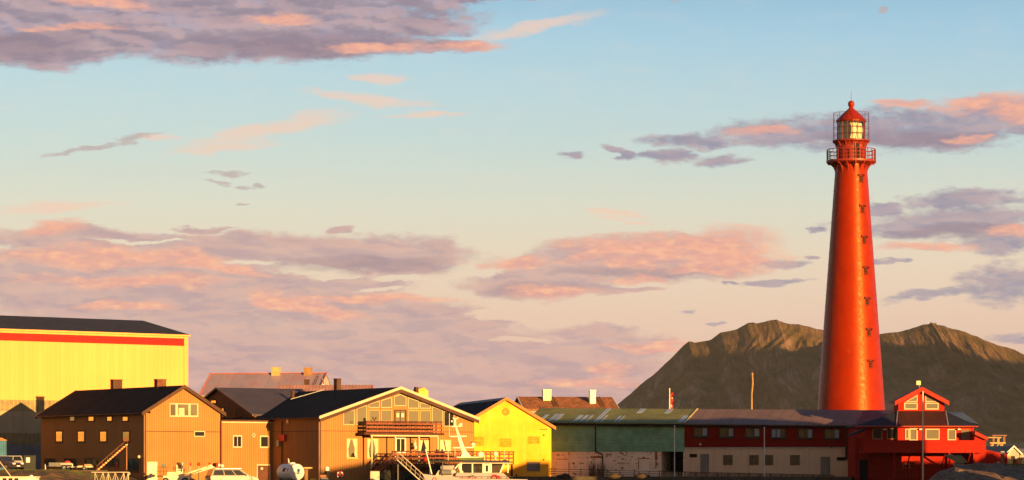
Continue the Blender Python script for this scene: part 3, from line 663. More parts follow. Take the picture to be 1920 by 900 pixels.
MB().sphere((AW*.02+.25, -.2, A.hit(282, 773)[1]), .12, 10, 8).tube((.3,-.02,A.hit(282,772)[1]), (.3,-.2,A.hit(282,773)[1]), .05).build('wall_lamp', black_m, A.e)
al = A.hit(261, 856.5, lx=-.2); MB().sphere((-.2, al[0], al[1]), .18, 12, 8).build('globe_lamp', mat('white_globe', (.75,.62,.5), .3), A.e)
# ---------------------------------------------------------------- annex
ap = A.world(AW, 0)
E_ = Site('flat_roofed_annex', 413.5, A.world(AW,0)[1]-.05, 35, 'small flat-roofed brown annex joining the two brown buildings', 'annex', zb=.4)
EW = E_.hit(517, 800)[0]-.03; Ez = E_.hit(413.5, 790)[1]
MB().box(0.03, EW, 0, 9, 0, Ez).build('wall', ochre, E_.e)
MB().box(.0, EW+.35, -.2, 9.1, Ez+.003, Ez+.17).build('roof', darkbrown, E_.e); MB().box(.04, EW+.1, -.04, -.004, Ez-.14, Ez-.003).build('fascia', cream_trim, E_.e)
MB().tube((.02,-.1,0), (.02,-.1,Ez), .08, 8).build('drainpipe', mat('dark_red_pipe', (.16,.012,.008), .5), E_.e)
window(E_, [(436,816),(453.5,839.5)], cream_trim, dark_glass, fw=.13, dep=.07, mull=1)
window(E_, [(486.5,816.5),(504,840)], cream_trim, dark_glass, fw=.15, dep=.07)
v = E_.hit(475, 816); MB().torus((v[0], -.06, v[1]), .17, .06).lathe([(.15,v[1]-.01),(.15,v[1]+.01)], 16, v[0], -.05).build('round_vent', cream_trim, E_.e)
dd = window(E_, [(480.5,870.5),(507,903)], cream_trim, mat('dark_brown_door', (.09,.03,.02), .5, var=.2), fw=.13, dep=.08, name='door')
v = E_.hit(490, 878.5); MB().box(v[0]-.14, v[0]+.14, -.12, -.1, v[1]-.12, v[1]+.12).build('notice', cream_trim, dd)
# ---------------------------------------------------------------- brown building B with balcony
B = Site('quayside_restaurant', 600, 300, 33, 'large brown gabled building with glazed gable, balcony and stairs, in the middle of the row', 'building', zb=.4)
BW = B.hit(889, 780)[0]; BL = 25.5; Bze = B.hit(602, 782)[1]; bm_ = B.hit(746, 728)[0]; Bzr = B.hit(746, 729)[1]
gable(B, BW, BL, Bze, Bzr, ochre, blackroof, cream_trim, 'y', .35, .55, .16, bh=.30, gut=darkbrown)
Bt = (Bzr-Bze)/(BW/2)
bt = MB()      # dark soffit boards under the cream barge boards
for sg in (0, 1):
    P = lambda d, z: ((d if sg == 0 else BW-d), z)
    bt.prism([P(-.3, Bze-.3*Bt-.42), P(BW/2, Bzr-.42), P(BW/2, Bzr-.02), P(-.3, Bze-.3*Bt-.02)], -.56, -.50, 'xz')
bt.build('soffit_board', darkbrown, B.e)
MB().box(-.08, .10, -.06, .12, 0, Bze-.3).build('corner_board', darkbrown, B.e)
MB().tube((-.18,-.14,0), (-.18,-.14,Bze-.3), .045, 8).build('drainpipe', mat('pink_brown_pipe', (1,1,1)), B.e)
jz = B.hit(640, 808)[1]; MB().box(-.02, BW, -.018, -.003, jz-.04, jz+.02).box(-.018, -.003, 0, BL-.3, jz-.04, jz+.02).build('siding_joint', darkbrown, B.e)
yf = cream_trim; honey = mat('honey_window_frame', (.60,.36,.13), .6, var=.06)
antl = None
polys = [[(643,796.5),(664,796.5),(664,767.5),(643,773.5)], [(668,796.5),(687,796.5),(687,759.5),(668,765.5)],
  [(690.5,790),(711,790),(711,768.5),(690.5,768.5)], [(714,790),(734,790),(734,768.5),(714,768.5)],
  [(690.5,764.5),(711,764.5),(711,751),(690.5,757.5)], [(714,764.5),(734,764.5),(734,744.5),(714,750.5)],
  [(738.5,761),(761,761),(761,744),(750.5,739),(738.5,743)],
  [(764.5,766),(785,766),(785,752),(764.5,745)], [(787,766),(807,766),(807,760),(787,753.5)],
  [(764.5,795),(785,795),(785,769.5),(764.5,769.5)], [(787,795),(807,795),(807,769.5),(787,769.5)],
  [(809.5,796),(829,796),(829,769),(809.5,761.5)], [(831.5,799.5),(851,799.5),(851,776),(831.5,770)]]
for i, p in enumerate(polys): window(B, p, yf if i in (0,1,4,5,6,7,8,11,12) else honey, dark_glass if i == 12 else mirror, fw=.065, dep=.07)
bd = window(B, [(739,768),(761.5,800)], darkbrown, mirror, fw=.13, dep=.09, mull=1, name='balcony_door')
for x0, x1 in ((743.5,748),(752.5,757)):
    a, b = B.hit(x0, 775), B.hit(x1, 782); MB().box(a[0], b[0], -.032, -.027, b[1], a[1]).build('paper_notice', mat('paper_notice', (.8,.72,.45), .8), bd)
lc = [[(0,0),(.16,0),(.10,.45),(.34,1),(0,1)], [(1,0),(.76,0),(.80,.5),(.56,1),(1,1)]]
window(B, [(649,822),(670,859)], honey, mirror, fw=.10, dep=.08, curtain=(curtainm, lc), sill=True)
window(B, [(687.5,822),(709,859)], honey, mirror, fw=.10, dep=.08, curtain=(curtainm, lc), sill=True)
ed = window(B, [(740.5,820),(760.5,850)], white_trim, dark_glass, fw=.16, dep=.09, mull=1, name='entrance_door')
tri = [[(0,0),(.55,0),(.30,1),(0,1)], [(1,0),(.62,0),(.42,1),(1,1)]]
window(B, [(783.5,824),(805,850)], darkbrown, dark_glass, fw=.08, dep=.07, curtain=(curtainm, [[(0,0),(.18,0),(.42,1),(0,1)],[(1,0),(.85,0),(.5,1),(1,1)]]))
window(B, [(824,824.5),(845.5,850)], honey, dark_glass, fw=.08, dep=.07, curtain=(curtainm, tri))
orn = MB()
a = B.hit(673, 797); b = B.hit(685.5, 790); orn.box(a[0], b[0], -.045, -.03, a[1]+.05, b[1]); orn.box(b[0]-.3, b[0], -.045, -.03, b[1]+.002, b[1]+.35)
orn.build('chairs_in_window', black_m, B.e)
v = B.hit(701.5, 787); orn = MB()
for sg in (-1, 1): orn.path([(v[0],-.05,v[1]), (v[0]+sg*.15,-.05,v[1]+.08), (v[0]+sg*.25,-.05,v[1]+.28)], .03, 6); orn.path([(v[0]+sg*.15,-.05,v[1]+.08), (v[0]+sg*.12,-.05,v[1]+.26)], .025, 6)
orn.tube((v[0],-.05,v[1]-.25), (v[0],-.05,v[1]+.04), .03).build('antler_ornament', black_m, B.e)
for px in (661, 697):
    a = B.hit(px-4, 857.5); b = B.hit(px+5, 849); MB().prism([(a[0],a[1]),(b[0],a[1]),((a[0]+b[0])/2+.1,b[1]),((a[0]+b[0])/2-.1,b[1]-.05)], -.055, -.042, 'xz').build('chairs_in_window', black_m, B.e)
a = B.hit(835, 797.5); b = B.hit(850, 782); MB().prism([(a[0],a[1]),(b[0],a[1]),(b[0],b[1]),(b[0]-.35,b[1]+.1),(a[0]+.1,a[1]+.6)], -.045, -.03, 'xz').build('curtain', black_m, B.e)
# left side fittings
def onleft(B, px, py, lx=0): return B.hit(px, py, lx=lx)
v0, v1 = onleft(B, 537, 827), onleft(B, 528, 815); MB().box(-.35, -.004, v0[0], v1[0], v0[1], v1[1]).build('red_cabinet', mat('red_cabinet_paint', (.5,.02,.015), .5), B.e)
v = onleft(B, 524, 831); MB().box(-.25, -.004, v[0]-.25, v[0]+.3, v[1]-.35, v[1]+.3).build('meter_box', metal_gal, B.e)
v = onleft(B, 541, 790); MB().box(-.12, -.004, v[0]-.2, v[0]+.3, v[1]-.2, v[1]+.4).build('wall_lamp', metal_gal, B.e)
v = onleft(B, 530, 790); MB().tube((-.1, v[0], 0), (-.1, v[0], v[1]), .06, 8).build('drainpipe', darkbrown, B.e)
# roof fittings
p0 = ray_roof(B, 549, 747, Bze+.18, Bt); MB().tube((p0[0],p0[1],p0[2]-.3), (p0[0],p0[1],p0[2]+.72), .20, 12).lathe([(.30,p0[2]+.72),(.30,p0[2]+.80)], 12, p0[0], p0[1]).build('roof_vent', darkbrown, B.e)
p1 = ray_roof(B, 545, 748.5, Bze+.2, Bt); p2 = ray_roof(B, 612, 729.5, Bze+.2, Bt); MB().bar(p1, p2, .22, .06).build('roof_flashing', metal_gal, B.e)
p3 = ray_roof(B, 633, 728, Bze+.2, Bt); cz = B.hit(633, 711, p3[1])[1]; MB().box(p3[0]-.27, p3[0]+.27, p3[1]-.3, p3[1]+.4, p3[2]-1, cz).box(p3[0]-.32, p3[0]+.32, p3[1]-.35, p3[1]+.45, cz+.002, cz+.08).build('chimney', darkbrown, B.e)
# yellow roof box on the right slope
c0 = B.hit(785, 740, 5.0); c1 = B.hit(803, 728.5, 5.0)
hx_ = MB(); hx_.prism([(c0[0],c0[1]-1.2),(c1[0],c0[1]-1.2),(c1[0],c1[1]-.25),((c0[0]+c1[0])/2+.1,c1[1]+.12),(c0[0],c1[1]-.05)], 5.0, 6.1, 'xz'); hx_.build('roof_hatch', mat('yellow_paint_wood', (.72,.42,.08), .6), B.e)
MB().box(c0[0]-.3, c0[0]-.02, 5.1, 5.5, c0[1]-1, c1[1]+.15).build('roof_vent', darkbrown, B.e)
# balcony
redwood = mat('dark_red_stained_wood', (.075,.016,.010), .6, var=.25, vs=2)
pinkwood = mat('weathered_red_rail', (.22,.058,.03), .6, var=.2, vs=2)
BD = -1.7
def bx(px, py, d): return B.hit(px, py, d)
z_f1 = bx(750, 811.5, BD)[1]; z_f0 = z_f1-.22; xa = bx(682, 811, BD)[0]; xb = bx(832, 811, BD)[0]
bal = empty('x', (0,0,0), 0, '', ''); bpy.data.objects.remove(bal)
MB().box(xa, xb, BD-.15, -.01, z_f0, z_f1).build('balcony_floor', redwood, B.e)
MB().box(bx(695,813,BD)[0], bx(822,813,BD)[0], BD-.0, BD+.14, z_f0-.17, z_f0-.003).build('balcony_beam', cream_trim, B.e)
for px in (697.5, 741.5, 786, 821.5):
    x = bx(px, 820, BD)[0]; MB().box(x-.08, x+.08, BD+.0, BD+.14, 1.0, z_f0-.175).build('balcony_post', cream_trim, B.e)
z_t = bx(750, 790.5, BD)[1]
xr0, xr1 = bx(687,800,BD)[0], bx(828,800,BD)[0]
def railing(nm, xs0, xs1, y, z0, z1, n, planks=3, endw=0):
    r = MB(); h = (z1-z0)
    for k in range(planks):
        zc_ = z0+h*(k+.45)/planks; r.box(xs0, xs1, y-.03, y-.004, zc_-h*.09, zc_+h*.05)
    r.build(nm+'_boards', pinkwood, B.e)
    r = MB(); r.box(xs0-.05, xs1+.05, y-.09, y+.09, z1-.06, z1+.06)
    for i in range(n+1):
        x = xs0+(xs1-xs0)*i/n; r.box(x-.05, x+.05, y, y+.09, z0-.05, z1-.062)
    r.build(nm+'_posts', redwood, B.e)
railing('balcony_railing', xr0, xr1, BD, z_f1, z_t, 14)
z = z_f1
rs = MB()
for k in range(3): zc_ = z_f1+(z_t-z_f1)*(k+.45)/3; rs.box(xr0-.05, xr0-.02, BD+.1, -.05, zc_-.12, zc_+.08)
rs.build('balcony_railing_boards', redwood, B.e)
# lower deck
DD = -3.2
zd = bx(760, 869, DD)[1]; zdt = bx(760, 846.5, DD)[1]; xd0 = bx(736, 860, DD)[0]; xd1 = bx(963, 860, DD)[0]
MB().box(xd0, xd1, DD, -.02, zd-.12, zd+.0).box(xd0, BW, DD+.1, DD+.3, zd-.38, zd-.125).build('deck_floor', mat('deck_wood', (.12,.055,.028), .8, var=.2), B.e)
r = MB(); hh = zdt-zd
for k in range(3): zc_ = zd+hh*(k+.45)/3; r.box(xd0, xd1, DD-.03, DD-.004, zc_-hh*.09, zc_+hh*.05)
r.build('deck_railing_boards', pinkwood, B.e)
r = MB(); r.box(xd0-.05, xd1+.05, DD-.08, DD+.1, zdt-.06, zdt+.06)
n = 26
for i in range(n+1): x = xd0+(xd1-xd0)*i/n; r.box(x-.05, x+.05, DD, DD+.08, zd-.1, zdt-.062)
r.build('deck_railing_posts', redwood, B.e)
for px in (742, 775, 812, 846, 880, 910, 940, 960):
    x = bx(px, 880, DD+.3)[0]; MB().box(x-.09, x+.09, DD+.25, DD+.43, -.0, zd-.125).build('deck_post', redwood, B.e)
# stairs down to the left of the deck
st = MB(); x1 = xd0; x0_ = bx(703, 880, DD)[0]; n = 9
for i in range(n):
    u = i/n; st.box(x1-(x1-x0_)*(i+1)/n, x1-(x1-x0_)*i/n+.04, DD+.0, DD+1.1, zd-.1-(zd+.0)*.95*(i+1)/n-.03+.1, zd-(zd)*.95*(i+1)/n+.03)
st.build('stair_treads', redwood, B.e)
sr = MB()
for yy in (DD-.05, DD+1.15):
    for dz in (.0, .38, .72): sr.bar((x1, yy, zd+dz+.25), (x0_, yy, .05+dz+.3), .05, .12)
sr.build('stair_rails', pinkwood, B.e)
sr = MB()
for yy in (DD-.02, DD+1.12):
    sr.bar((x1, yy, zd+1.13), (x0_, yy, 1.28), .09, .10)
    for i in range(5): x = x1+(x0_-x1)*i/4; zz = zd+(.05-zd)*i/4; sr.box(x-.05, x+.05, yy-.04, yy+.04, zz, zz+1.1)
sr.build('stair_posts', redwood, B.e)
# ---------------------------------------------------------------- wing D with corrugated violet roof
violet = mat('violet_corrugated_roof', (.075,.060,.078), .6, var=.15, stripe=('x',.42,.30,.4), spec=.3)
dp = B.world(-.45, 16.9)
pxd = CX+F*dp[0]/dp[1]
D = Site('brown_wing', 476.5, 312.3, 33, 'brown wing coloured for shade, with a violet corrugated roof between the two brown gables', 'house', zb=.4)
Dze = D.hit(476.5, 778)[1]; dl = D.hit(410.5, 727, lx=0); DL = dl[0]*2; Dzr = dl[1]-.15
gable(D, 10.0, DL, Dze, Dzr, ochre_shade, violet, mat('grey_brown_barge', (.24,.15,.12), .6), 'x', .3, .35, .15, bh=.22)
window(D, [(443,767),(455,795)], darkbrown, mirror_lit, 'left', fw=.12, dep=.06)
window(D, [(415,764),(421,785)], darkbrown, mirror_lit, 'left', fw=.12, dep=.06)
window(D, [(395,750),(406,757)], darkbrown, mirror_lit, 'left', fw=.10, dep=.06)
# ---------------------------------------------------------------- big pale metal roof behind
pinkroof = mat('pale_standing_seam_roof', (.40,.30,.36), .42, metal=.2, var=.10, vs=.3, stripe=('x',1.6,.04,.2), spec=.5, patch=(.3,(.42,.20,.19),.55))
pinktrim = mat('rusty_pink_ridge', (.45,.13,.10), .6)
plast = mat('ochre_plaster_chimney', (.52,.34,.16), .85, var=.2, vs=2)
G = Site('rear_warehouse', 376, 372, -9, 'grey warehouse behind the brown wing with a pale metal roof and two plaster chimneys', 'warehouse', zb=.4)
GW = G.hit(593, 730)[0]; gz = G.hit(376, 742)[1]; GL = 11.0; grz = G.hit(450, 702.5, GL/2)[1]
gable(G, GW, GL, gz, grz, mat('grey_white_gable', (.40,.38,.34), .8, stripe=('h',.2,.2,.3)), pinkroof, None, 'x', .1, .1, .12)
rr = MB(); rr.box(-.15, GW+.15, GL/2-.12, GL/2+.12, grz+.14, grz+.24); rr.build('ridge_cap', pinktrim, G.e)
rr = MB(); rr.prism([(-.15,gz+.12),(GL/2,grz+.14),(GL/2,grz+.30),(-.15,gz+.28)], -.16, -.06, 'yz'); rr.prism([(-.15,gz+.10),(GL/2,grz+.12),(GL/2,grz+.30),(-.15,gz+.28)], GW+.12, GW+.2, 'yz'); rr.build('barge_board', pinktrim, G.e)
stack(G, 508.5, 523.5, 688.5, 706, GL/2-.6, plast, .9); stack(G, 569, 583, 689, 708, GL/2-.6, mat('brown_plaster_chimney', (.30,.17,.08), .85, var=.25, vs=2), .9)
lad = MB(); tl = (grz-gz)/(GL/2)
for xx in (GW-1.05, GW-.75): lad.bar((xx, .3, gz+.3*tl+.2), (xx, GL/2-.2, grz+.0), .05, .05)
for k in range(10): yy = .5+k*.5; lad.box(GW-1.05, GW-.75, yy-.03, yy+.03, gz+yy*tl+.2, gz+yy*tl+.25)
lad.build('roof_ladder', darkbrown, G.e)
wq = G.hit(606, 716, lx=GW)
MB().box(GW+.005, GW+.03, wq[0]-.5, wq[0]+.5, wq[1]-.5, wq[1]+.4).build('gable_window', white_trim, G.e)
MB().box(GW+.032, GW+.045, wq[0]-.3, wq[0]+.3, wq[1]-.3, wq[1]+.2).build('gable_window_pane', dark_glass, G.e)
G2 = Site('low_rear_shed', 520, 345, -2, 'low shed behind the restaurant roof showing only its pink sheet-metal ridge', 'shed', zb=.4)
gw = G2.hit(694, 726)[0]; z_ = G2.hit(600, 723.5, 3)[1]
gable(G2, gw, 6, z_-1.2, z_, conc, mat('pink_sheet_roof', (.50,.25,.20), .5, stripe=('x',.4,.2,.3)), pinktrim, 'x', .1, .05, .1)
stack(G2, 570, 579.5, 711.5, 727, 3, darkbrown, .6)
# ---------------------------------------------------------------- yellow house C
yel = mat('yellow_rendered_wall', (.88,.43,.036), .8, var=.12, vs=.35, patch=(.25,(.85,.33,.02),.6), streak=((.86,.56,.18),.6), spec=.1)
C = Site('yellow_warehouse', 863, 314, 12, 'bright yellow gabled warehouse with a round medallion, right of the glazed brown building', 'warehouse', zb=.4)
CW = C.hit(1033.5, 820)[0]; Czr = C.hit(948, 749)[1]; CLn = 26
cs = C.hit(1040, 803, -.3)
Ct = (Czr-cs[1])/(cs[0]-CW/2); Cze = Czr-Ct*CW/2
gable(C, CW, CLn, Cze, Czr, yel, blackroof, mat('orange_brown_barge', (.50,.17,.045), .6, var=.1), 'y', .42, .3, .18, bh=.36)
MB().bar((CW/2-4.2, -.2, Czr-4.2*Ct-.0+.2), (CW/2-4.2, CLn, Czr-4.2*Ct+.2), .01, .01).build('verge_strip', metal_gal, C.e)
r_ = MB(); r_.prism([(CW/2-.5, Czr-.5*Ct+.21),(CW/2-.02,Czr+.2),(CW/2-.02,Czr+.235),(CW/2-.5,Czr-.5*Ct+.245)], -.3, CLn, 'xz'); r_.build('ridge_flashing', mat('dull_ridge_metal', (.12,.12,.14), .6), C.e)
v = C.hit(948.5, 772); md = MB(); md.torus((v[0], -.03, v[1]), .36, .05, 32, 8); md.prism([(v[0]+.33*math.cos(a), v[1]+.33*math.sin(a)) for a in [2*math.pi*i/24 for i in range(24)]], -.03, -.003, 'xz'); md.build('round_medallion', mat('dull_yellow_plaster', (.60,.26,.035), .85, var=.2, vs=3), C.e)
blk = mat('bricked_window_yellow', (.70,.29,.018), .85, var=.2, vs=2, stripe=('z',.25,.2,.2))
for x0, x1, y0, y1 in ((888,907,819,836), (937,959,822,838), (989.5,1012,818,832)):
    a, b = C.hit(x0, y0), C.hit(x1, y1); MB().box(a[0], b[0], -.02, -.003, b[1], a[1]).build('bricked_up_window', blk, C.e)
window(C, [(988,866),(1012.5,883.5)], mat('grey_brown_frame', (.25,.18,.10), .8), mat('grey_louvre', (.24,.20,.19), .7, stripe=('z',.13,.3,.5)), fw=.09, dep=.05, name='louvred_window')
a, b = C.hit(1012, 804.5), C.hit(1026, 805.5); MB().box(a[0], b[0], -.04, -.003, b[1]-.01, a[1]).build('rusty_bracket', darkbrown, C.e)
for px, py in ((1019.5,816),(1019,862),(968.5,890)):
    v = C.hit(px, py); MB().box(v[0]-.06, v[0]+.06, -.1, -.003, v[1]-(.5 if px < 1000 else .08), v[1]+.08).build('wall_hook', black_m, C.e)
# ---------------------------------------------------------------- green and white shed I
I_ = Site('green_shed', 985, 320.5, -14, 'long shed, weathered green boards above a peeling white wall, with a green roof', 'shed', zb=.9)
IW = I_.hit(1283, 820)[0]; IL = 15.0; Ize0 = I_.hit(985, 792.5)[1]; Izr0 = I_.hit(985+30, 767.5, IL/2)[1]
Jdrop = (I_.hit(1600, 798)[1]-Ize0)/I_.hit(1600, 798)[0]     # the long roofs fall slightly to the right
Rdrop = (I_.hit(1665, 771.5, IL/2)[1]-Izr0)/I_.hit(1665, 771.5, IL/2)[0]
def ezs(x): return Ize0+Jdrop*x
def rzs(x): return Izr0+Rdrop*x
green = mat('weathered_green_boards', (.195,.40,.275), .85, var=.22, vs=.7, stripe=('z',.22,.18,.35), spots=(1.6,.58,(.27,.23,.18),.7), patch=(.5,(.23,.45,.30),.5))
peel = mat('peeling_white_wall', (.86,.66,.53), .9, var=.08, vs=.5, stripe=('z',.45,.05,.14), spots=(1.5,.58,(.20,.11,.07),.85), streak=((.36,.22,.14),.22))
groof = mat('green_sheet_roof', (.21,.21,.060), .65, var=.22, vs=.4, stripe=('x',.38,.30,.4), spec=.3, patch=(.25,(.26,.21,.07),.6))
zmid = I_.hit(1100, 847.0)[1]
xo0, xo1 = I_.hit(1240, 860)[0], I_.hit(1281, 860)[0]
def longbody(mb, x0, x1, z0, L, ztop=None):
    """wall block under the falling eaves"""
    return mb.add([(x0,0,z0),(x1,0,z0),(x1,L,z0),(x0,L,z0),(x0,0,ztop or ezs(x0)),(x1,0,ztop or ezs(x1)),(x1,L,ztop or ezs(x1)),(x0,L,ztop or ezs(x0)),(x0,L/2,rzs(x0)-.02) if not ztop else (x0,L/2,ztop),(x1,L/2,rzs(x1)-.02) if not ztop else (x1,L/2,ztop)],
        [(0,3,2,1),(0,1,5,4),(1,2,6,9,5),(2,3,7,6),(3,0,4,8,7),(4,5,9,8),(7,8,9,6)])
longbody(MB(), 0, IW, zmid+.003, IL).build('upper_wall', green, I_.e)
lw = MB(); lw.box(0, xo0, .04, IL, 0, zmid); lw.box(xo1, IW, .04, IL, 0, zmid); lw.box(xo0+.002, xo1-.002, 5, IL, 0, zmid); lw.build('lower_wall', peel, I_.e)
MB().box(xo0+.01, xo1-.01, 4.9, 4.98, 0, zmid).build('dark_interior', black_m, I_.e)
wh = MB(); wh.torus((xo0+.9, 1.2, 1.15), .42, .07, 24, 8); wh.build('old_wheel', mat('rubber', (.03,.03,.03), .8), I_.e)
def longroof(B, x0, x1, m, nm='roof', ov=.35, th=.13, z=0.0, y1=None, L=IL):
    r = MB(); t0 = (rzs(x0)-ezs(x0))/(L/2); e0 = ezs(x0)-ov*t0; e1 = ezs(x1)-ov*t0
    for (ya, yb) in ((-ov, L/2), (L+ov, L/2)):
        r.add([(x0,ya,e0+z),(x1,ya,e1+z),(x1,yb,rzs(x1)+z),(x0,yb,rzs(x0)+z),(x0,ya,e0+th+z),(x1,ya,e1+th+z),(x1,yb,rzs(x1)+th+z),(x0,yb,rzs(x0)+th+z)],
              [(0,1,2,3),(4,5,6,7),(0,1,5,4),(1,2,6,5),(2,3,7,6),(3,0,4,7)])
    return r.build(nm, m, B.e)
ir = longroof(I_, -.1, IW+.0, groof, z=.02)
fa = MB(); fa.add([(0,-.42,ezs(0)-.28),(IW,-.42,ezs(IW)-.28),(IW,-.36,ezs(IW)-.28),(0,-.36,ezs(0)-.28),(0,-.42,ezs(0)-.02),(IW,-.42,ezs(IW)-.02),(IW,-.36,ezs(IW)-.02),(0,-.36,ezs(0)-.02)], [(0,3,2,1),(4,5,6,7),(0,1,5,4),(1,2,6,5),(2,3,7,6),(3,0,4,7)]); fa.build('gutter', black_m, I_.e)
# pale corrugated roof lights
rlm = mat('pale_blue_roof_light', (.36,.42,.50), .45, var=.15, stripe=('x',.38,.3,.3), spec=.5)
it = (Izr0-Ize0)/(IL/2)
def skyl(B, pxa, pxb, ua, ub):
    """roof light whose lower edge runs pxa..pxb in the photo; ua..ub along the slope"""
    xa_, xb_ = B.hit(pxa, 788)[0], B.hit(pxb, 788)[0]; g = MB(); P = lambda x, u: (x, u*IL/2, ezs(x)+(rzs(x)-ezs(x))*u+.16)
    Q_ = lambda x, u: (x, u*IL/2, ezs(x)+(rzs(x)-ezs(x))*u+.19)
    g.add([P(xa_,ua),P(xb_,ua),P(xb_,ub),P(xa_,ub),Q_(xa_,ua),Q_(xb_,ua),Q_(xb_,ub),Q_(xa_,ub)], [(0,1,2,3),(4,5,6,7),(0,1,5,4),(1,2,6,5),(2,3,7,6),(3,0,4,7)]); g.build('roof_light', rlm, B.e)
for a in ((1008,1015,.15,.5),(1025,1032,.05,.55),(1034,1043,.05,.55),(1073,1081,.02,.48),(1085,1092,.02,.48),(1096,1100,.02,.48),(1112,1120,.02,.97),(1124,1128,.02,.48),(1150,1154,.02,.45),(1158,1161,.02,.45),(1176,1187,.66,.98),(1229,1239,.66,.98),(1270,1280,.02,.5)):
    skyl(I_, *a)
dpz = I_.hit(1117, 847); dq = I_.hit(1130, 893)
MB().path([(dpz[0],-.35,ezs(dpz[0])-.2),(dpz[0],-.12,ezs(dpz[0])-.5),(dpz[0],-.12,dpz[1]),(dq[0],-.12,dpz[1]-.3),(dq[0],-.12,.1)], .065, 8).build('drainpipe', black_m, I_.e)
rust = mat('rust', (.30,.085,.025), .9, var=.4, vs=2)
for x0, x1, y0, y1 in ((1107,1129,855.5,858.5),(1194,1219,859,860.5),(1043,1067,860.5,861.5),(1228,1232.5,846,862),(1229,1231,862,878),(1196.5,1198,862,880),(1137,1139,850,857),(1066,1067.5,848,853),(1174,1175.5,846,852),(1066.5,1067.5,868,890)):
    a, b = I_.hit(x0, y0, .04), I_.hit(x1, y1, .04); MB().box(a[0], b[0], .01, .037, b[1], a[1]).build('rusty_lintel' if x1-x0 > 8 else 'rust_stain', rust, I_.e)
for x0, x1, y0 in ((1044,1066,863),(1198.5,1217,862)):
    a, b = I_.hit(x0, y0, .04), I_.hit(x1, 893, .04); MB().box(a[0], b[0], .015, .038, b[1], a[1]).build('blocked_doorway', mat('plastered_doorway', (.84,.65,.53), .9, var=.05), I_.e)
# ---------------------------------------------------------------- red and white building J (same roof line)
jx = IW
J = Site('red_office_row', 0, 1, 0, 'long building with a dark red upper storey over a pale grey-beige ground floor', 'building')
wj = I_.world(jx, 0); J.X, J.Y, J.a, J.zb = wj[0], wj[1], I_.a, .9; J.e.location = (J.X, J.Y, .9); J.e.rotation_euler = (0, 0, J.a); J.e.name = 'red_office_row'
JW = J.hit(1592, 820)[0]; JR = J.hit(1600, 798)[0]
_e, _r = ezs, rzs
ezs = lambda x: _e(x+jx); rzs = lambda x: _r(x+jx)
redw = mat('dark_red_boarding', (.215,.011,.007), .8, var=.10, vs=.4, stripe=('z',.2,.15,.25), spec=.1)
beige = mat('pale_beige_render', (.66,.47,.33), .9, var=.08, vs=.3, streak=((.32,.20,.13),.4), patch=(.3,(.58,.40,.28),.5))
jroof = mat('red_brown_sheet_roof', (.20,.125,.115), .7, var=.12, vs=.3, stripe=('x',1.25,.05,.4), spec=.3)
jm = J.hit(1400, 838.5)[1]
longbody(MB(), .002, JW, jm+.003, IL).build('upper_wall', redw, J.e)
MB().box(.002, JW-.1, .06, IL, 0, jm-.003).build('lower_wall', beige, J.e)
MB().box(.0, JW, -.03, .055, jm-.14, jm-.004).build('string_course', mat('pale_moulding', (.42,.37,.32), .8), J.e)
longroof(J, .0, JR+.25, jroof, z=.012); longroof(J, JR+.253, JR+4.4, mat('dark_violet_sheet_roof', (.055,.035,.055), .6, var=.12), z=.012)
fb_ = MB(); fb_.bar((.12, -.4, ezs(0)+.17-.0), (.12, IL/2, rzs(0)+.20), .16, .05); fb_.build('verge_trim', mat('pale_yellow_verge', (.70,.55,.2), .6), J.e)
fa = MB(); fa.add([(0,-.44,ezs(0)-.24),(JR,-.44,ezs(JR)-.24),(JR,-.36,ezs(JR)-.24),(0,-.36,ezs(0)-.24),(0,-.44,ezs(0)-.05),(JR,-.44,ezs(JR)-.05),(JR,-.36,ezs(JR)-.05),(0,-.36,ezs(0)-.05)], [(0,3,2,1),(4,5,6,7),(0,1,5,4),(1,2,6,5),(2,3,7,6),(3,0,4,7)]); fa.build('gutter', black_m, J.e)
darkframe = mat('black_window_frame', (.025,.022,.022), .5)
cur_c = [mat('ochre_curtain', (.30,.22,.12), .9), lin_curtain]
for i, (x0, x1, y0, y1) in enumerate(((1300,1328,801,819.5),(1348,1376.5,801.5,820),(1397,1425.5,802,821),(1445.5,1474,803,821.5),(1496,1525,803.5,822),(1545.5,1575,804,823))):
    seg = ([[(.66,.08),(.98,.08),(.98,1),(.66,1)]], [[(.70,.05),(1,.05),(1,1),(.70,1)]], [[(.66,.1),(1,.1),(1,1),(.66,1)]], [[(0,0),(.30,0),(.30,1),(0,1)],[(.36,0),(.66,0),(.66,1),(.36,1)]], [[(.68,0),(.98,0),(.98,1),(.68,1)]], [[(.72,0),(1,0),(1,1),(.72,1)]])[i]
    window(J, [(x0,y0),(x1,y1)], darkframe, dark_glass, fw=.10, dep=.07, mull=1 if i != 3 else 2, sill=True, curtain=(lin_curtain, seg))
for x0, x1 in ((1356,1373.5),(1405,1422.5),(1434,1449.5),(1481.5,1499.5)):
    window(J, [(x0,853),(x1,872)], mat('stone_window_frame', (.12,.10,.09), .7), dark_glass, off=.06, fw=.07, dep=.05, mull=1 if x0 in (1405,) else 0)
for x0, x1, y0, y1 in ((1293,1307,851,857.5),(1569,1586,857,863.5)): window(J, [(x0,y0),(x1,y1)], darkframe, black_m, off=.06, fw=.05, dep=.04, name='vent_window')
gd_ = mat('grey_plank_door', (.24,.22,.20), .8, stripe=('x',.15,.15,.3))
for x0, x1, y0, y1 in ((1313.5,1329,851.5,892),(1539,1556,856.5,892)): window(J, [(x0,y0),(x1,y1)], mat('stone_window_frame', (1,1,1)), gd_, off=.06, fw=.05, dep=.05, name='door')
v = J.hit(1313.5, 833); MB().box(v[0]-.07, v[0]+.07, -.2, -.003, v[1]-.1, v[1]+.1).build('wall_lamp', white_trim, J.e)
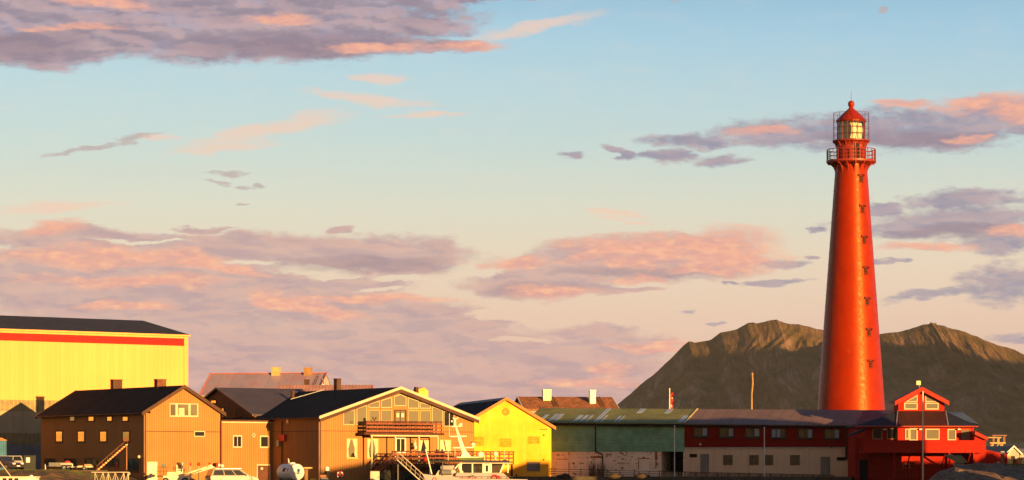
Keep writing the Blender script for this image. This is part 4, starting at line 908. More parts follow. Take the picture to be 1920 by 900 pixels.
v = J.hit(1560, 838); MB().box(v[0]-.09, v[0]+.09, -.2, -.003, v[1]-.1, v[1]+.1).build('wall_lamp', darkbrown, J.e)
v0, v1 = J.hit(1585, 800, -.1), J.hit(1592, 862, -.1); MB().box(v0[0], v1[0], -.3, -.035, v1[1], ezs(v0[0])-.3).build('downpipe_casing', redwood, J.e)
v0, v1 = J.hit(1592.5, 846), J.hit(1604, 900); MB().box(v0[0], v1[0], .3, 6, 0, v0[1]).build('corner_wall', mat('stained_cream_wall', (.42,.34,.22), .9, streak=((.20,.12,.06),.6)), J.e)
dz0 = J.hit(1597, 850)[0]; MB().path([(dz0,-.05,v0[1]+.1),(dz0+.35,-.05,v0[1]-.3),(dz0+.35,-.05,0)], .06, 8).build('drainpipe', metal_gal, J.e)
# ---------------------------------------------------------------- tiled-roof house H behind
Hh = Site('tiled_house', 984, 345, 10, 'house with an orange tiled roof and two white chimneys behind the green shed', 'house', zb=.4)
hw = Hh.hit(1157, 767)[0]; hze = Hh.hit(1060, 768)[1]; HLn = 8.0; hzr = Hh.hit(1060, 747, HLn/2)[1]
tile = mat('weathered_orange_tiles', (.33,.125,.055), .85, var=.35, vs=1.6, stripe=('x',.32,.25,.35), spots=(2.2,.6,(.16,.10,.05),.7), patch=(.6,(.20,.085,.04),.6), bump=.8)
gable(Hh, hw, HLn, hze, hzr, mat('pale_grey_wood_wall', (.36,.33,.32), .8, stripe=('h',.2,.2,.3)), tile, white_trim, 'x', .35, .2, .18, bh=.18)
stack(Hh, 1018.5, 1034, 730, 748, 2.6, mat('cream_chimney', (.80,.70,.45), .8, var=.08), .9); stack(Hh, 1106, 1117.5, 731, 753, 1.6, mat('white_chimney', (.82,.80,.76), .7, var=.05), .7)
ht = (hzr-hze)/(HLn/2)
for px in (1036.5, 1124):
    lad = MB(); x = Hh.hit(px, 757, 2)[0]
    for dx in (0, .35): lad.bar((x+dx, .1, hze+.35+.1*ht), (x+dx, HLn/2-.1, hzr+.22), .05, .06)
    for k in range(7): yy = .3+k*.5; lad.box(x, x+.35, yy-.03, yy+.03, hze+yy*ht+.24, hze+yy*ht+.3)
    lad.build('roof_ladder', darkbrown, Hh.e)
# ---------------------------------------------------------------- red house K
Kh = Site('red_harbour_house', 1605, 303, 0, 'bright red boarded house with a gabled lantern storey and long deck, right of the lighthouse', 'house', zb=.4)
kred = mat('bright_red_boarding', (.37,.014,.006), .7, var=.07, vs=.4, stripe=('h',.24,.16,.35), spec=.15)
kred_h = mat('bright_red_deck_boards', (.38,.014,.006), .7, var=.06, vs=.4, stripe=('z',.155,.2,.4), spec=.15)
kroof = mat('blue_black_felt_roof', (.020,.024,.042), .7, var=.15, vs=.5, spec=.15)
kroof_r = mat('maroon_felt_roof', (.05,.010,.010), .8, var=.15, stripe=('x',.35,.15,.3))
kx = lambda px, d=0.0: Kh.hit(px, 800, d)[0]; kz = lambda py, d=0.0: Kh.hit(1700, py, d)[1]
KD = -3.6
MB().box(kx(1608), kx(1683), .6, 9, 0, kz(797)).build('wall', kred, Kh.e)
MB().box(kx(1683)+.003, kx(1826), 0, 9, 0, kz(797)).build('wall', kred, Kh.e)
# hipped roof with a flat top under the lantern storey
ev0, ev1 = -.6, 9.6; zt_ = kz(771.5, 3.0); ze_ = kz(800.5, -.6)
xl, xr = kx(1603, -.6), kx(1834, -.6); tl_, tr_ = kx(1683, 3), kx(1773, 3)
r = MB(); r.add([(xl,ev0,ze_),(xr,ev0,ze_),(xr,ev1,ze_),(xl,ev1,ze_),(xl,ev0,ze_+.12),(xr,ev0,ze_+.12),(xr,ev1,ze_+.12),(xl,ev1,ze_+.12),(tl_,3,zt_),(tr_,3,zt_),(tr_,6,zt_),(tl_,6,zt_)],
    [(0,3,2,1),(0,1,5,4),(1,2,6,5),(2,3,7,6),(3,0,4,7),(4,5,9,8),(5,6,10,9),(6,7,11,10),(7,4,8,11),(8,9,10,11)]); r.build('roof', kroof, Kh.e)
a0, a1 = kx(1683,-.6), kx(1775,-.6)
r = MB(); P = [(a0+.1,ev0-.01,ze_+.15),(a1+.2,ev0-.01,ze_+.15),(tr_-.02,2.96,zt_+.03),(tl_+.02,2.96,zt_+.03)]; r.add(P+[(p[0],p[1],p[2]+.04) for p in P], [(0,1,2,3),(4,5,6,7),(0,1,5,4),(1,2,6,5),(2,3,7,6),(3,0,4,7)]); r.build('front_roof_slope', kroof_r, Kh.e)
gt = MB(); gt.tube((xl,ev0-.08,ze_+.05), (xr,ev0-.08,ze_+.05), .07, 8); gt.build('gutter', mat('red_gutter', (.40,.06,.03), .4), Kh.e)
MB().bar((tr_,2.9,zt_+.06), (kx(1778,-.6),ev0,ze_+.18), .1, .06).bar((tl_,2.9,zt_+.06), (kx(1681,-.6),ev0,ze_+.18), .1, .06).build('hip_flashing', metal_gal, Kh.e)
# rear roof
z2 = kz(773, 8); zz2 = kz(797, 10)
r = MB(); r.add([(kx(1770,8),5.5,z2-.6),(kx(1822,10),4.8,zz2),(kx(1822,10),14,zz2),(kx(1770,8),14,zz2),(kx(1770,8),8,z2),(kx(1805,8),8,z2),(kx(1805,8),12,z2),(kx(1770,8),12,z2)], [(0,1,5,4),(1,2,6,5),(2,3,7,6),(3,0,4,7),(4,5,6,7),(0,3,2,1)]); r.build('rear_roof', mat('blue_sheet_roof', (.06,.08,.14), .45, spec=.5), Kh.e)
# lantern storey
lx0, lx1 = kx(1684.5, 2.9), kx(1770.5, 2.9); lz0, lz1, lza = kz(771.5, 2.9), kz(751, 2.9), kz(728.5, 2.9); lm = (lx0+lx1)/2
MB().prism([(lx0,lz0-.3),(lx1,lz0-.3),(lx1,lz1),(lm,lza),(lx0,lz1)], 2.9, 6.6, 'xz').build('lantern_storey_wall', kred, Kh.e)
t_ = (lza-lz1)/(lx1-lm); rr = MB(); bb = MB()
for sg in (-1, 1):
    P = lambda d, z: (lm+sg*d, z); hw_ = lx1-lm+.42
    rr.prism([P(0,lza+.02),P(hw_,lza-hw_*t_+.02),P(hw_,lza-hw_*t_+.14),P(0,lza+.14)], 2.35, 7, 'xz')
    bb.prism([P(0,lza-.32),P(hw_+.03,lza-(hw_+.03)*t_-.30),P(hw_+.03,lza-(hw_+.03)*t_+.15),P(0,lza+.17)], 2.26, 2.345, 'xz')
rr.build('lantern_storey_roof', darkbrown, Kh.e); bb.build('lantern_barge_board', mat('bright_red_trim', (.42,.018,.008), .6), Kh.e)
lit_pane = glassm('pale_reflecting_glass', (.52,.47,.36), .08, .7)
for pts in ([(1695,768),(1720.5,768),(1720.5,755),(1695,755)], [(1734.5,768),(1760,768),(1760,755),(1734.5,755)]): window(Kh, pts, cream_trim, lit_pane, off=2.9, fw=.12, dep=.07)
for pts in ([(1697,753.6),(1720.5,753.6),(1720.5,740)], [(1734.5,753.6),(1758.5,753.6),(1734.5,740)]): window(Kh, pts, cream_trim, lit_pane, off=2.9, fw=.10, dep=.07)
# main storey windows
for pts, off, fmx in (([(1635.5,803),(1654,823.5)],.6,mat('brown_cream_frame',(.45,.24,.12),.6)), ([(1663,803),(1681,823.5)],.6,mat('brown_cream_frame',(1,1,1)))):
    window(Kh, pts, fmx, dark_glass, off=off, fw=.08, dep=.08)
window(Kh, [(1697,804),(1704,824)], cream_trim, lit_pane, fw=.09, dep=.08); window(Kh, [(1704.6,803),(1720.5,826.5)], cream_trim, lit_pane, fw=.13, dep=.10)
window(Kh, [(1735,804),(1761.5,824.5)], cream_trim, lit_pane, fw=.10, dep=.08); window(Kh, [(1776.5,804.5),(1792.5,825.5)], cream_trim, lit_pane, fw=.10, dep=.08); window(Kh, [(1802,804.5),(1819,825.5)], mat('red_brown_frame', (.45,.06,.03), .6), lit_pane, fw=.08, dep=.08)
for px in (1658.5, 1725.5, 1797.5):
    v = Kh.hit(px, 805); MB().box(v[0]-.15, v[0]+.15, -.45, -.003 if px > 1683 else .59, v[1]-.06, v[1]+.06).build('wall_lamp', white_trim, Kh.e)
# deck with solid boarded parapet
dx0, dx1 = kx(1620, KD), kx(1848, KD); dz1, dz0, dzb = kz(826.5, KD), kz(845, KD), kz(849, KD)
MB().box(dx0, dx1, KD, KD+.08, dz0, dz1).box(dx1-.08, dx1, KD+.083, -.0, dz0, dz1).build('deck_parapet', kred_h, Kh.e)
MB().box(dx0-.1, dx1+.0, KD-.05, -.004, dzb, dz0-.004).build('deck_floor', kred, Kh.e)
MB().box(dx0-.12, dx1+.06, KD-.08, KD+.12, dz1+.003, dz1+.06).build('deck_rail', kred, Kh.e)
for px in (1677, 1729.5, 1780, 1826): x = kx(px, KD+.2); MB().box(x-.09, x+.09, KD+.1, KD+.28, 0, dzb-.003).build('deck_post', kred, Kh.e)
for px in (1660, 1700, 1765, 1812):
    x = kx(px, -.1); b = MB(); b.bar((x, -.06, dzb-1.5), (x, KD+.9, dzb-.1), .12, .14); b.build('deck_brace', kred, Kh.e)
# right-hand lean-to and the wedge roof left of the deck
x0, x1 = kx(1826,-1.5), kx(1850,-1.5); za, zb_ = kz(809,-1.5), kz(821,-1.5)
r = MB(); r.prism([(x0,za-.35),(x1,zb_-.30),(x1,zb_+.05),(x0,za+.05)], -2.3, 4, 'xz'); r.build('lean_to_roof', mat('bright_red_trim', (1,1,1)), Kh.e)
MB().prism([(x0+.003,0.3),(x1-.15,0.3),(x1-.15,zb_-.33),(x0+.003,za-.42)], -1.9, 3.6, 'xz').build('lean_to_wall', kred, Kh.e)
x0, x1 = kx(1592, KD+.4), kx(1622, KD+.4); r = MB(); r.prism([(x0,kz(818,KD)),(x1,kz(806,KD)),(x1,kz(803,KD)),(x0,kz(814.5,KD))], KD, KD+2.2, 'xz'); r.build('porch_roof', kroof, Kh.e)
MB().prism([(x0+.7,kz(821,KD)),(x1,kz(821,KD)),(x1,kz(807,KD)),(x0+.7,kz(817,KD))], KD+.3, KD+2, 'xz').build('porch_wall', kred, Kh.e)
x0, x1 = kx(1603, KD+.4), kx(1610.5, KD+.4); MB().box(x0, x1, KD+.2, KD+.6, 0, kz(820, KD)).build('porch_post', mat('dark_red_boarding', (1,1,1)), Kh.e)
# lower storey
MB().box(kx(1629,-2), kx(1690,-2), -2.2, -.01, 0, dzb-.01).build('ground_floor_wall', redw, Kh.e)
MB().box(kx(1612,-1), kx(1629,-1)-.01, -1.0, -.02, 0, kz(862)).build('dark_opening_block', black_m, Kh.e)  # black block put in for the shade inside an opening
window(Kh, [(1693,869.5),(1706.5,878)], cream_trim, lit_pane, fw=.07, dep=.07)
v = Kh.hit(1688, 879); MB().box(v[0]-.12, v[0]+.12, -.2, -.003, v[1]-.05, v[1]+.05).build('wall_lamp', white_trim, Kh.e)
# stair in front of the ground floor
s_ = MB(); n = 8; xs0, xs1 = kx(1664,-4.4), kx(1694,-4.4); zt2 = kz(884, -4.4)
for i in range(n): s_.box(xs0+(xs1-xs0)*i/n, xs0+(xs1-xs0)*(i+1)/n, -4.8, -3.8, 0, .15+(zt2-.1)*(i+1)/n)
s_.build('entrance_steps', redw, Kh.e)
s_ = MB(); s_.bar((xs0,-4.85,1.2), (xs1,-4.85,zt2+1.0), .07, .1); s_.bar((xs1,-4.85,zt2+1.0), (kx(1722,-4.4),-4.85,zt2+1.0), .07, .1); s_.bar((xs1,-4.85,zt2+.55), (kx(1722,-4.4),-4.85,zt2+.55), .07, .1)
for i in range(5): x = xs1+(kx(1722,-4.4)-xs1)*i/4; s_.box(x-.05, x+.05, -4.9, -4.8, 0, zt2+.95)
s_.build('entrance_railing', redw, Kh.e)
# lamp on the lantern roof
fl = Kh.hit(1722, 718, 3.2)
MB().tube((fl[0]+.1,3.2,lza-.2), (fl[0]+.1,3.2,fl[1]-.2), .04, 6).build('lamp_post', metal_gal, Kh.e)
MB().box(fl[0]-.22, fl[0]+.22, 3.05, 3.35, fl[1]-.22, fl[1]+.22).build('floodlight', mat('floodlight_face', (.85,.75,.45), .3), Kh.e)
# red side shed to the right of the house, beside the rock
Ks = Site('red_board_shed', 1826, 306, 0, 'low red board shed right of the red house, half in shade', 'shed', zb=.4)
kw = Ks.hit(1889, 860)[0]
MB().add([(0,0,0),(kw,0,0),(kw,5,0),(0,5,0),(0,0,Ks.hit(1826,844)[1]),(kw*.35,0,Ks.hit(1850,843)[1]),(kw,0,Ks.hit(1889,852)[1]),(kw,5,Ks.hit(1889,852)[1]),(kw*.35,5,Ks.hit(1850,843)[1]),(0,5,Ks.hit(1826,844)[1])], [(0,1,6,5,4),(1,2,7,6),(2,3,9,8,7),(3,0,4,9),(4,5,8,9),(5,6,7,8),(0,3,2,1)]).build('wall', kred, Ks.e)
v = Ks.hit(1871, 868); MB().sphere((v[0],-.15,v[1]), .16, 10, 8).build('wall_lamp', cream_trim, Ks.e)
# small grey shed with lit sloping roof in front of the house
Kg = Site('grey_hut', 1772, 292, 0, 'small grey hut with a sloping greenish roof under the red deck', 'hut', zb=.9)
gx = lambda px: Kg.hit(px, 860)[0]; gz_ = lambda py: Kg.hit(1800, py)[1]
MB().box(gx(1792), gx(1808), 0, 1.6, 0, gz_(867)).build('wall', mat('pale_grey_boards', (.30,.30,.30), .8, stripe=('h',.2,.2,.3)), Kg.e)
MB().prism([(gx(1770),gz_(855)),(gx(1795),gz_(868.5)),(gx(1815),gz_(867)),(gx(1802),gz_(853.5))], -.25, -.15, 'xz').add([(gx(1770),-.3,gz_(855)),(gx(1795),-.3,gz_(868)),(gx(1813),2,gz_(866)),(gx(1790),2,gz_(852)),(gx(1770),-.3,gz_(854)),(gx(1795),-.3,gz_(867)),(gx(1813),2,gz_(865)),(gx(1790),2,gz_(851))],[(0,1,2,3),(4,5,6,7),(0,1,5,4),(1,2,6,5),(2,3,7,6),(3,0,4,7)]).build('roof', mat('mossy_roof', (.22,.18,.11), .9, var=.3), Kg.e)
# ---------------------------------------------------------------- unseen blocks added out of frame to the right, shaped to shade the row
offw = mat('red_boarding_far', (.3,.05,.03), .85, stripe=('h',.25,.15,.3))
def shadow_block(label, pts, dist, d=9.0):
    """added shadow-casting blocks whose ridge runs where the sun ray through each photo point (px, py, Y) passes dist metres on"""
    P = [Vector(at(px, py, Y))+Vector((TS.x, TS.y, math.tan(SUN_EL)*math.hypot(TS.x, TS.y)))*dist for px, py, Y in pts]
    e = empty('unseen_shadow_block', (P[0].x, P[0].y, .4), 0, label, 'shed', 'unseen blocks added to cast shadows')
    w = MB(); r = MB()
    for a, b in zip(P, P[1:]):
        t = Vector((b.x-a.x, b.y-a.y, 0)).normalized(); nn = Vector((TS.x, TS.y, 0)).normalized()*d/2; o = Vector((P[0].x, P[0].y, .4)); up = Vector((0, 0, 2.2))
        pa, pb = a-o, b-o
        fl = lambda v: Vector((v.x, v.y, 0))
        vs = [fl(pa-nn), fl(pb-nn), fl(pb+nn), fl(pa+nn), pa-nn-up, pb-nn-up, pb+nn-up, pa+nn-up, pa-Vector((0,0,.1)), pb-Vector((0,0,.1))]
        w.add(vs, [(0,3,2,1),(0,1,5,4),(1,2,6,9,5),(2,3,7,6),(3,0,4,8,7),(4,5,9,8),(7,8,9,6)])
        for sg in (-1, 1):
            n2 = nn*1.06*sg; u2 = up*1.06; q = [pa+n2-u2, pb+n2-u2, pb, pa]; r.add(q+[p-Vector((0,0,.12)) for p in q], [(0,1,2,3),(4,5,6,7),(0,1,5,4),(1,2,6,5),(2,3,7,6),(3,0,4,7)])
    w.build('wall', offw, e); r.build('roof', blackroof, e)
shadow_block('unseen tall gabled block added to throw shade on the green shed', [(1004,786,321),(1345,786,317.6)], 88)
shadow_block('unseen gabled block with a falling ridge, added to shade the red office row', [(1330,786,318),(1378,782,317.5),(1455,788,316),(1510,793,315)], 92)
shadow_block('unseen low block added to throw shade on the red house', [(1683,866,303),(1770,866,303),(1800,868,303),(1830,850,303),(1860,847,306),(1875,856,306),(1890,853,306),(1960,850,306)], 90)
shadow_block('unseen low block added to shade the foot of the yellow warehouse', [(880,887,315),(930,887,315),(985,866,316),(1034,866,316)], 96)
shadow_block('unseen low block added to shade the foot of the large brown building', [(596,884,300),(640,876,301),(690,866,303),(735,861,304),(800,866,306),(880,880,308)], 120)
# ================================================================== THINGS ON AND ALONG THE QUAY
tyre_m = mat('tyre_rubber', (.02,.02,.02), .85, var=.2); rim_m = mat('alloy_rim', (.35,.35,.36), .35, metal=.7)
def carpaint(name, col, metal=.0): return mat(name, col, .3, metal=metal, var=.03, spec=.4, coat=.3)
tail_m = mat('red_tail_lamp', (.55,.015,.01), .25, spec=.6); head_m = mat('headlamp_glass', (.75,.75,.72), .15, spec=.8)
plate_m = mat('number_plate', (.8,.78,.7), .5)
def car(px, Y, zb, alpha, label, paint, L=4.6, Wd=1.8, Hh_=1.45, belt=.92, hood=.86, cab=(.24,.36,.86,.98), tall=False, glass=None):
    """forward is +x; cab = (windscreen foot, windscreen top, rear top, rear foot) as shares of the length from the nose"""
    s = Site('parked_car', px, Y, alpha, label, 'car', None, zb)
    w = Wd/2; X = lambda f: L*(1-f)
    prof = [(X(1),.34),(X(.985),.30),(X(.02),.26),(X(0),.42),(X(.0),.62),(X(.03),hood-.10),(X(cab[0]),belt-.02),(X(cab[0]),belt),(X(cab[3]),belt),(X(.995),belt-.08),(X(1),.6)]
    b = MB(); b.prism(prof, -w, w, 'xz'); b.build('body', paint, s.e, smooth=True, bevel=.05)
    c = MB(); i = .17
    lo_ = [(X(cab[3])+.02,-w+.06),(X(cab[0]),-w+.06),(X(cab[0]),w-.06),(X(cab[3])+.02,w-.06)]; up = [(X(cab[2]),-w+i),(X(cab[1]),-w+i),(X(cab[1]),w-i),(X(cab[2]),w-i)]
    c.add([(x,y,belt-.02) for x, y in lo_]+[(x,y,Hh_) for x, y in up], [(0,3,2,1),(4,5,6,7),(0,1,5,4),(1,2,6,5),(2,3,7,6),(3,0,4,7)]); c.build('cabin', paint, s.e, smooth=True, bevel=.04)
    gm = glass or dark_glass
    def quad(a, b2, c2, d, nm, n):
        o = Vector(n)*.012; q = [Vector(v)+o for v in (a, b2, c2, d)]; q2 = [v-o*.8 for v in q]; m_ = MB(); m_.add(q+q2, [(0,1,2,3),(7,6,5,4),(0,4,5,1),(1,5,6,2),(2,6,7,3),(3,7,4,0)]); return m_.build(nm, gm, s.e)
    def lerp(p, q, t): return tuple(p[k]+(q[k]-p[k])*t for k in range(3))
    V = [(x,y,belt-.02) for x, y in lo_]+[(x,y,Hh_) for x, y in up]
    for (a, b2, c2, d, n, nm) in ((V[0],V[1],V[5],V[4],(0,-1,.2),'side_window'), (V[3],V[2],V[6],V[7],(0,1,.2),'side_window'), (V[1],V[2],V[6],V[5],(1,0,.5),'windscreen'), (V[0],V[3],V[7],V[4],(-1,0,.3),'rear_window')):
        def pt(u, v_): return lerp(lerp(a, b2, u), lerp(d, c2, u), v_)
        if nm == 'side_window':
            for u0, u1 in ((.05,.34),(.37,.64),(.67,.93)): quad(pt(u0,.12), pt(u1,.12), pt(min(u1,.9),.88), pt(max(u0,.06),.88), nm, n)
        else: quad(pt(.07,.10), pt(.93,.10), pt(.92,.90), pt(.08,.90), nm, n)
    for fx in (.19, .80):
        for sy in (-1, 1):
            x = X(fx); wm = MB(); n = 24; y0, y1 = sorted((sy*(w-.18), sy*(w+.012)))
            pr = [(x+.32*math.cos(2*math.pi*k/n), .32+.32*math.sin(2*math.pi*k/n)) for k in range(n)]; wm.prism(pr, y0, y1, 'xz'); wo_ = wm.build('wheel', tyre_m, s.e)
            rm = MB(); y2, y3 = sorted((sy*(w+.013), sy*(w+.03))); rm.prism([(x+.20*math.cos(2*math.pi*k/n), .32+.20*math.sin(2*math.pi*k/n)) for k in range(n)], y2, y3, 'xz'); rm.build('rim', rim_m, wo_)
    for sy in (-1, 1):
        y0, y1 = sorted((sy*(w-.42), sy*(w-.06))); MB().box(X(0)-.10, X(0)+.02, y0, y1, .60, .74).build('headlight', head_m, s.e)
        y0, y1 = sorted((sy*(w-.26), sy*(w+.01))); MB().box(X(1)-.02, X(1)+.12, y0, y1, .72, .72+(.30 if tall else .16)).build('tail_light', tail_m, s.e)
        y0, y1 = sorted((sy*(w-.02), sy*(w+.18))); MB().box(X(cab[0])-.45, X(cab[0])-.28, y0, y1, belt, belt+.14).build('wing_mirror', paint, s.e)
    MB().box(X(0)+.0, X(0)+.03, -.26, .26, .38, .49).build('number_plate', plate_m, s.e); MB().box(X(1)-.03, X(1)-.0, -.26, .26, .52, .63).build('number_plate', plate_m, s.e)
    MB().box(X(0)-.02, X(0)+.012, -.5, .5, .52, .66).build('grille', black_m, s.e)
    return s
van = car(390, 283, .22, 24, 'silver people carrier seen from its rear corner, parked beside the boom lift', carpaint('silver_car_paint', (.20,.17,.18)), 4.9, 1.85, 1.68, 1.04, .96, (.17,.36,.94,1.0), True)
rl = MB(); rl.box(1.0, 3.2, -.72, -.66, 1.73, 1.77).box(1.0, 3.2, .66, .72, 1.73, 1.77); rl.build('roof_rack', rim_m, van.e)
dk = car(-34, 291.5, 1.80, -28, 'dark violet saloon car with its nose to the harbour, at the left edge', carpaint('dark_violet_car_paint', (.045,.035,.06)), 4.6, 1.8, 1.42, .88, .82)
sv = car(51, 304, 1.80, 170, 'white estate car with lit red tail lamp behind the dark saloon', carpaint('white_car_paint', (.42,.40,.38)), 4.6, 1.85, 1.52, .95, .9, (.22,.38,.92,1.0), True)
# blue shed, bin
s = Site('blue_container', 12, 312, 35, 'blue shipping container with a rusty lid at the left edge, behind the parked cars', 'container', zb=1.8)
h = s.hit(5, 826)[1]; MB().box(-6, 0, 0, 2.4, 0, h).build('body', mat('blue_container_paint', (.045,.16,.30), .6, stripe=('h',.3,.4,.3)), s.e, bevel=.02); MB().prism([(-6.1,h+.003),(.1,h+.003),(-.6,h+.30),(-6.1,h+.38)], -.1, 2.5, 'xz').build('lid', mat('rusty_lid', (.40,.14,.06), .8), s.e)
for x in (-.05, -3): MB().box(x-.05, x+.04, -.06, -.003, .05, h-.05).build('door_post', mat('blue_container_paint', (1,1,1)), s.e)
s = Site('waste_skip', 45, 303, 10, 'black lidded waste bin with a white poster, between the white car and the brown house', 'bin', zb=1.8)
w_ = s.hit(66.5, 860)[0]; h = s.hit(50, 854)[1]
MB().prism([(0,0),(w_,0),(w_+.05,h-.1),(-.05,h-.1)], 0, .9, 'xz').build('body', mat('black_plastic', (.015,.02,.022), .5), s.e, bevel=.02); MB().box(-.08, w_+.08, -.04, .95, h-.098, h).build('lid', mat('black_plastic', (1,1,1)), s.e, bevel=.02)
a, b = s.hit(49, 858), s.hit(56, 867); MB().box(a[0], b[0], -.03, -.012, b[1], a[1]).box(a[0]+.12, b[0]-.12, -.034, -.031, (a[1]+b[1])/2-.1, (a[1]+b[1])/2+.12).build('poster', plate_m, s.e)
# trailers
grey_st = mat('grey_trailer_steel', (.16,.16,.17), .6, var=.2); white_st = mat('white_painted_steel', (.75,.70,.60), .45)
def wheel(parent, x, y, z, r=.30, w=.18):
    m_ = MB(); n = 20; m_.prism([(x+r*math.cos(2*math.pi*k/n), z+r*math.sin(2*math.pi*k/n)) for k in range(n)], y, y+w, 'xz'); q = m_.build('wheel', tyre_m, parent)
    m_ = MB(); m_.prism([(x+.55*r*math.cos(2*math.pi*k/n), z+.55*r*math.sin(2*math.pi*k/n)) for k in range(n)], y-.02, y-.003, 'xz'); m_.build('rim', rim_m, q)
s = Site('tandem_trailer', 83, 293, 4, 'grey tandem-axle trailer with a white mudguard, in front of the brown house', 'trailer', zb=1.8)
Lt = s.hit(132, 870)[0]
MB().box(.5, Lt, 0, 1.5, .38, .46).box(.5, Lt, -.02, .02, .462, .78).box(.5, Lt, 1.48, 1.52, .462, .78).box(.46, .50, 0, 1.5, .38, .78).build('bed', grey_st, s.e)
MB().bar((0,.7,.4), (.6,.7,.42), .1, .1).tube((.05,.7,.02), (.05,.7,.62), .05).build('drawbar', white_st, s.e)
for x in (s.hit(120.5,875)[0], s.hit(129,875)[0]): wheel(s.e, x, -.2, .28, .27); wheel(s.e, x, 1.5, .28, .27)
fx = s.hit(124.5, 870)[0]; MB().box(fx-.62, fx+.62, -.24, .0, .60, .66).box(fx+.60, fx+.66, -.24, 0, .2, .66).build('mudguard', white_st, s.e)
s2 = Site('outboard_engine', 121, 293.4, 0, 'red and white outboard engine lying on the tandem trailer', 'engine', zb=2.26)
MB().sphere((.25,.3,.32), .26, 14, 10, 1.3, 1, .8).build('cowl', mat('red_paint_gloss', (.55,.03,.02), .3), s2.e, smooth=True); MB().bar((.3,.3,.2), (-.5,.3,.0), .14, .18).bar((-.45,.3,.18), (-.55,.3,-.1), .05, .3).build('shaft', white_st, s2.e)
s = Site('flatbed_trailer', 144, 291, 2, 'low white flatbed trailer loaded with pale timber, left of the lit gangway', 'trailer', zb=1.8)
Lt = s.hit(172, 875)[0]
MB().box(0, Lt, 0, 1.4, .30, .38).box(-.7, 0, .66, .74, .3, .36).build('bed', white_st, s.e)
for x in (.75,): wheel(s.e, x, -.14, .2, .19, .14); wheel(s.e, x, 1.4, .2, .19, .14)
for k, (x0, x1, z0_) in enumerate(((.1,.55,.38),(.7,1.45,.38),(.75,1.35,.50))):
    tag(MB().box(x0, x1, .15, 1.1, 0, .115).build('timber_bundle', mat('pale_timber', (.60,.42,.22), .8, stripe=('y',.15,.2,.3)), None, loc=s.world(0,0,z0_)), ('short pale timber at the front of the white flatbed trailer','long pale timber lying on the white flatbed trailer','pale timber stacked on top of the longer one on the flatbed')[k], 'timber', 'timber on the flatbed trailer')
# inclined lit gangway against the brown house
g = Site('inclined_gangway', 181, 296, 22, 'steep slatted metal gangway rising across the dark side of the left brown house', 'gangway', zb=1.8)
p0, p1 = g.hit(183, 882), g.hit(239, 833); brz = mat('bright_worn_metal', (.45,.20,.09), .4, metal=.4)
MB().bar((p0[0],-.04,p0[1]), (p1[0],-.04,p1[1]), .05, .10).bar((p0[0],.70,p0[1]), (p1[0],.70,p1[1]), .05, .10).build('stringer', mat('rusty_brown_metal', (.30,.12,.06), .6), g.e)
rg = MB(); n = 13
for i in range(n): u = (i+.5)/n; x, z = p0[0]+(p1[0]-p0[0])*u, p0[1]+(p1[1]-p0[1])*u; rg.box(x-.09, x+.09, -.10, .68, z+.02, z+.07)
rg.build('treads', brz, g.e)
rg = MB(); rg.bar((p0[0]-.1,-.06,p0[1]+.45), (p1[0]-.1,-.06,p1[1]+.45), .03, .03)
for i in range(7): u = i/6; x, z = p0[0]+(p1[0]-p0[0])*u, p0[1]+(p1[1]-p0[1])*u; rg.tube((x,-.06,z), (x-.1,-.06,z+.45), .015)
rg.build('handrail', mat('rusty_brown_metal', (1,1,1)), g.e)
MB().bar((p1[0],.33,p1[1]), (p1[0],.33,0), .08, .08).bar((p1[0]-.01,-.04,p1[1]-.1), (p1[0]-.01,.70,p1[1]-.1), .06, .06).build('support_leg', mat('rusty_brown_metal', (1,1,1)), g.e)
# lattice rail
g = Site('lattice_rail', 171, 262, 0, 'white steel lattice rail along the quay edge, below the left brown house', 'railing', zb=.4)
r = MB(); zt3 = g.hit(200, 885.5)[1]; X_ = lambda px: g.hit(px, 885)[0]
r.tube((X_(171),0,zt3), (X_(240),0,zt3), .045, 8); r.tube((X_(171),0,.25), (X_(240),0,.25), .04, 8)
r.path([(X_(238),0,zt3)]+[(X_(241)+.12*math.cos(a), 0, zt3-.12+.12*math.sin(a)) for a in (1.57,.8,0,-.8,-1.57)], .04, 8)
for px in (178, 193, 203, 216, 232, 240.5): r.tube((X_(px),0,0), (X_(px),0,zt3), .05 if px in (203, 240.5) else .03, 6)
xs_ = [X_(p) for p in (178,193,203,216,232,240)]
for a, b in zip(xs_, xs_[1:]): m_ = (a+b)/2; r.tube((a,0,zt3), (m_,0,.25), .025, 6); r.tube((b,0,zt3), (m_,0,.25), .025, 6)
r.build('frame', mat('white_pipe', (.50,.42,.34), .5), g.e)
# work boat at bottom left
wb = Site('work_boat', -60, 229, 0, 'small white work boat at the bottom left corner, only its cabin roof showing', 'boat', zb=-1.6)
q = wb.hit(66, 893.5); xw = q[0]; zw = q[1]
MB().prism([(0,0),(xw+1.6,0),(xw+2.3,1.4),(-.4,1.4)], -.6, 2.6, 'xz').build('hull', white_st, wb.e, bevel=.05)
MB().box(.4, xw, 0, 2, 1.42, zw-.08).build('cabin', white_st, wb.e, bevel=.03); MB().box(.3, xw+.08, -.1, 2.1, zw-.078, zw).build('cabin_roof', mat('cream_boat_paint', (.75,.66,.5), .5), wb.e, bevel=.02)
wn = MB()
for px in (5, 16, 27): a, b = wb.hit(px, 896.5), wb.hit(px+7.5, 900); wn.box(a[0], b[0], -.02, -.003, b[1]-.25, a[1])
wn.build('window', dark_glass, wb.e)
bx_ = wb.hit(57, 892); MB().sphere((bx_[0], .4, bx_[1]-.1), .17, 12, 8).build('roof_dome', mat('white_radome', (.8,.76,.68), .4), wb.e)
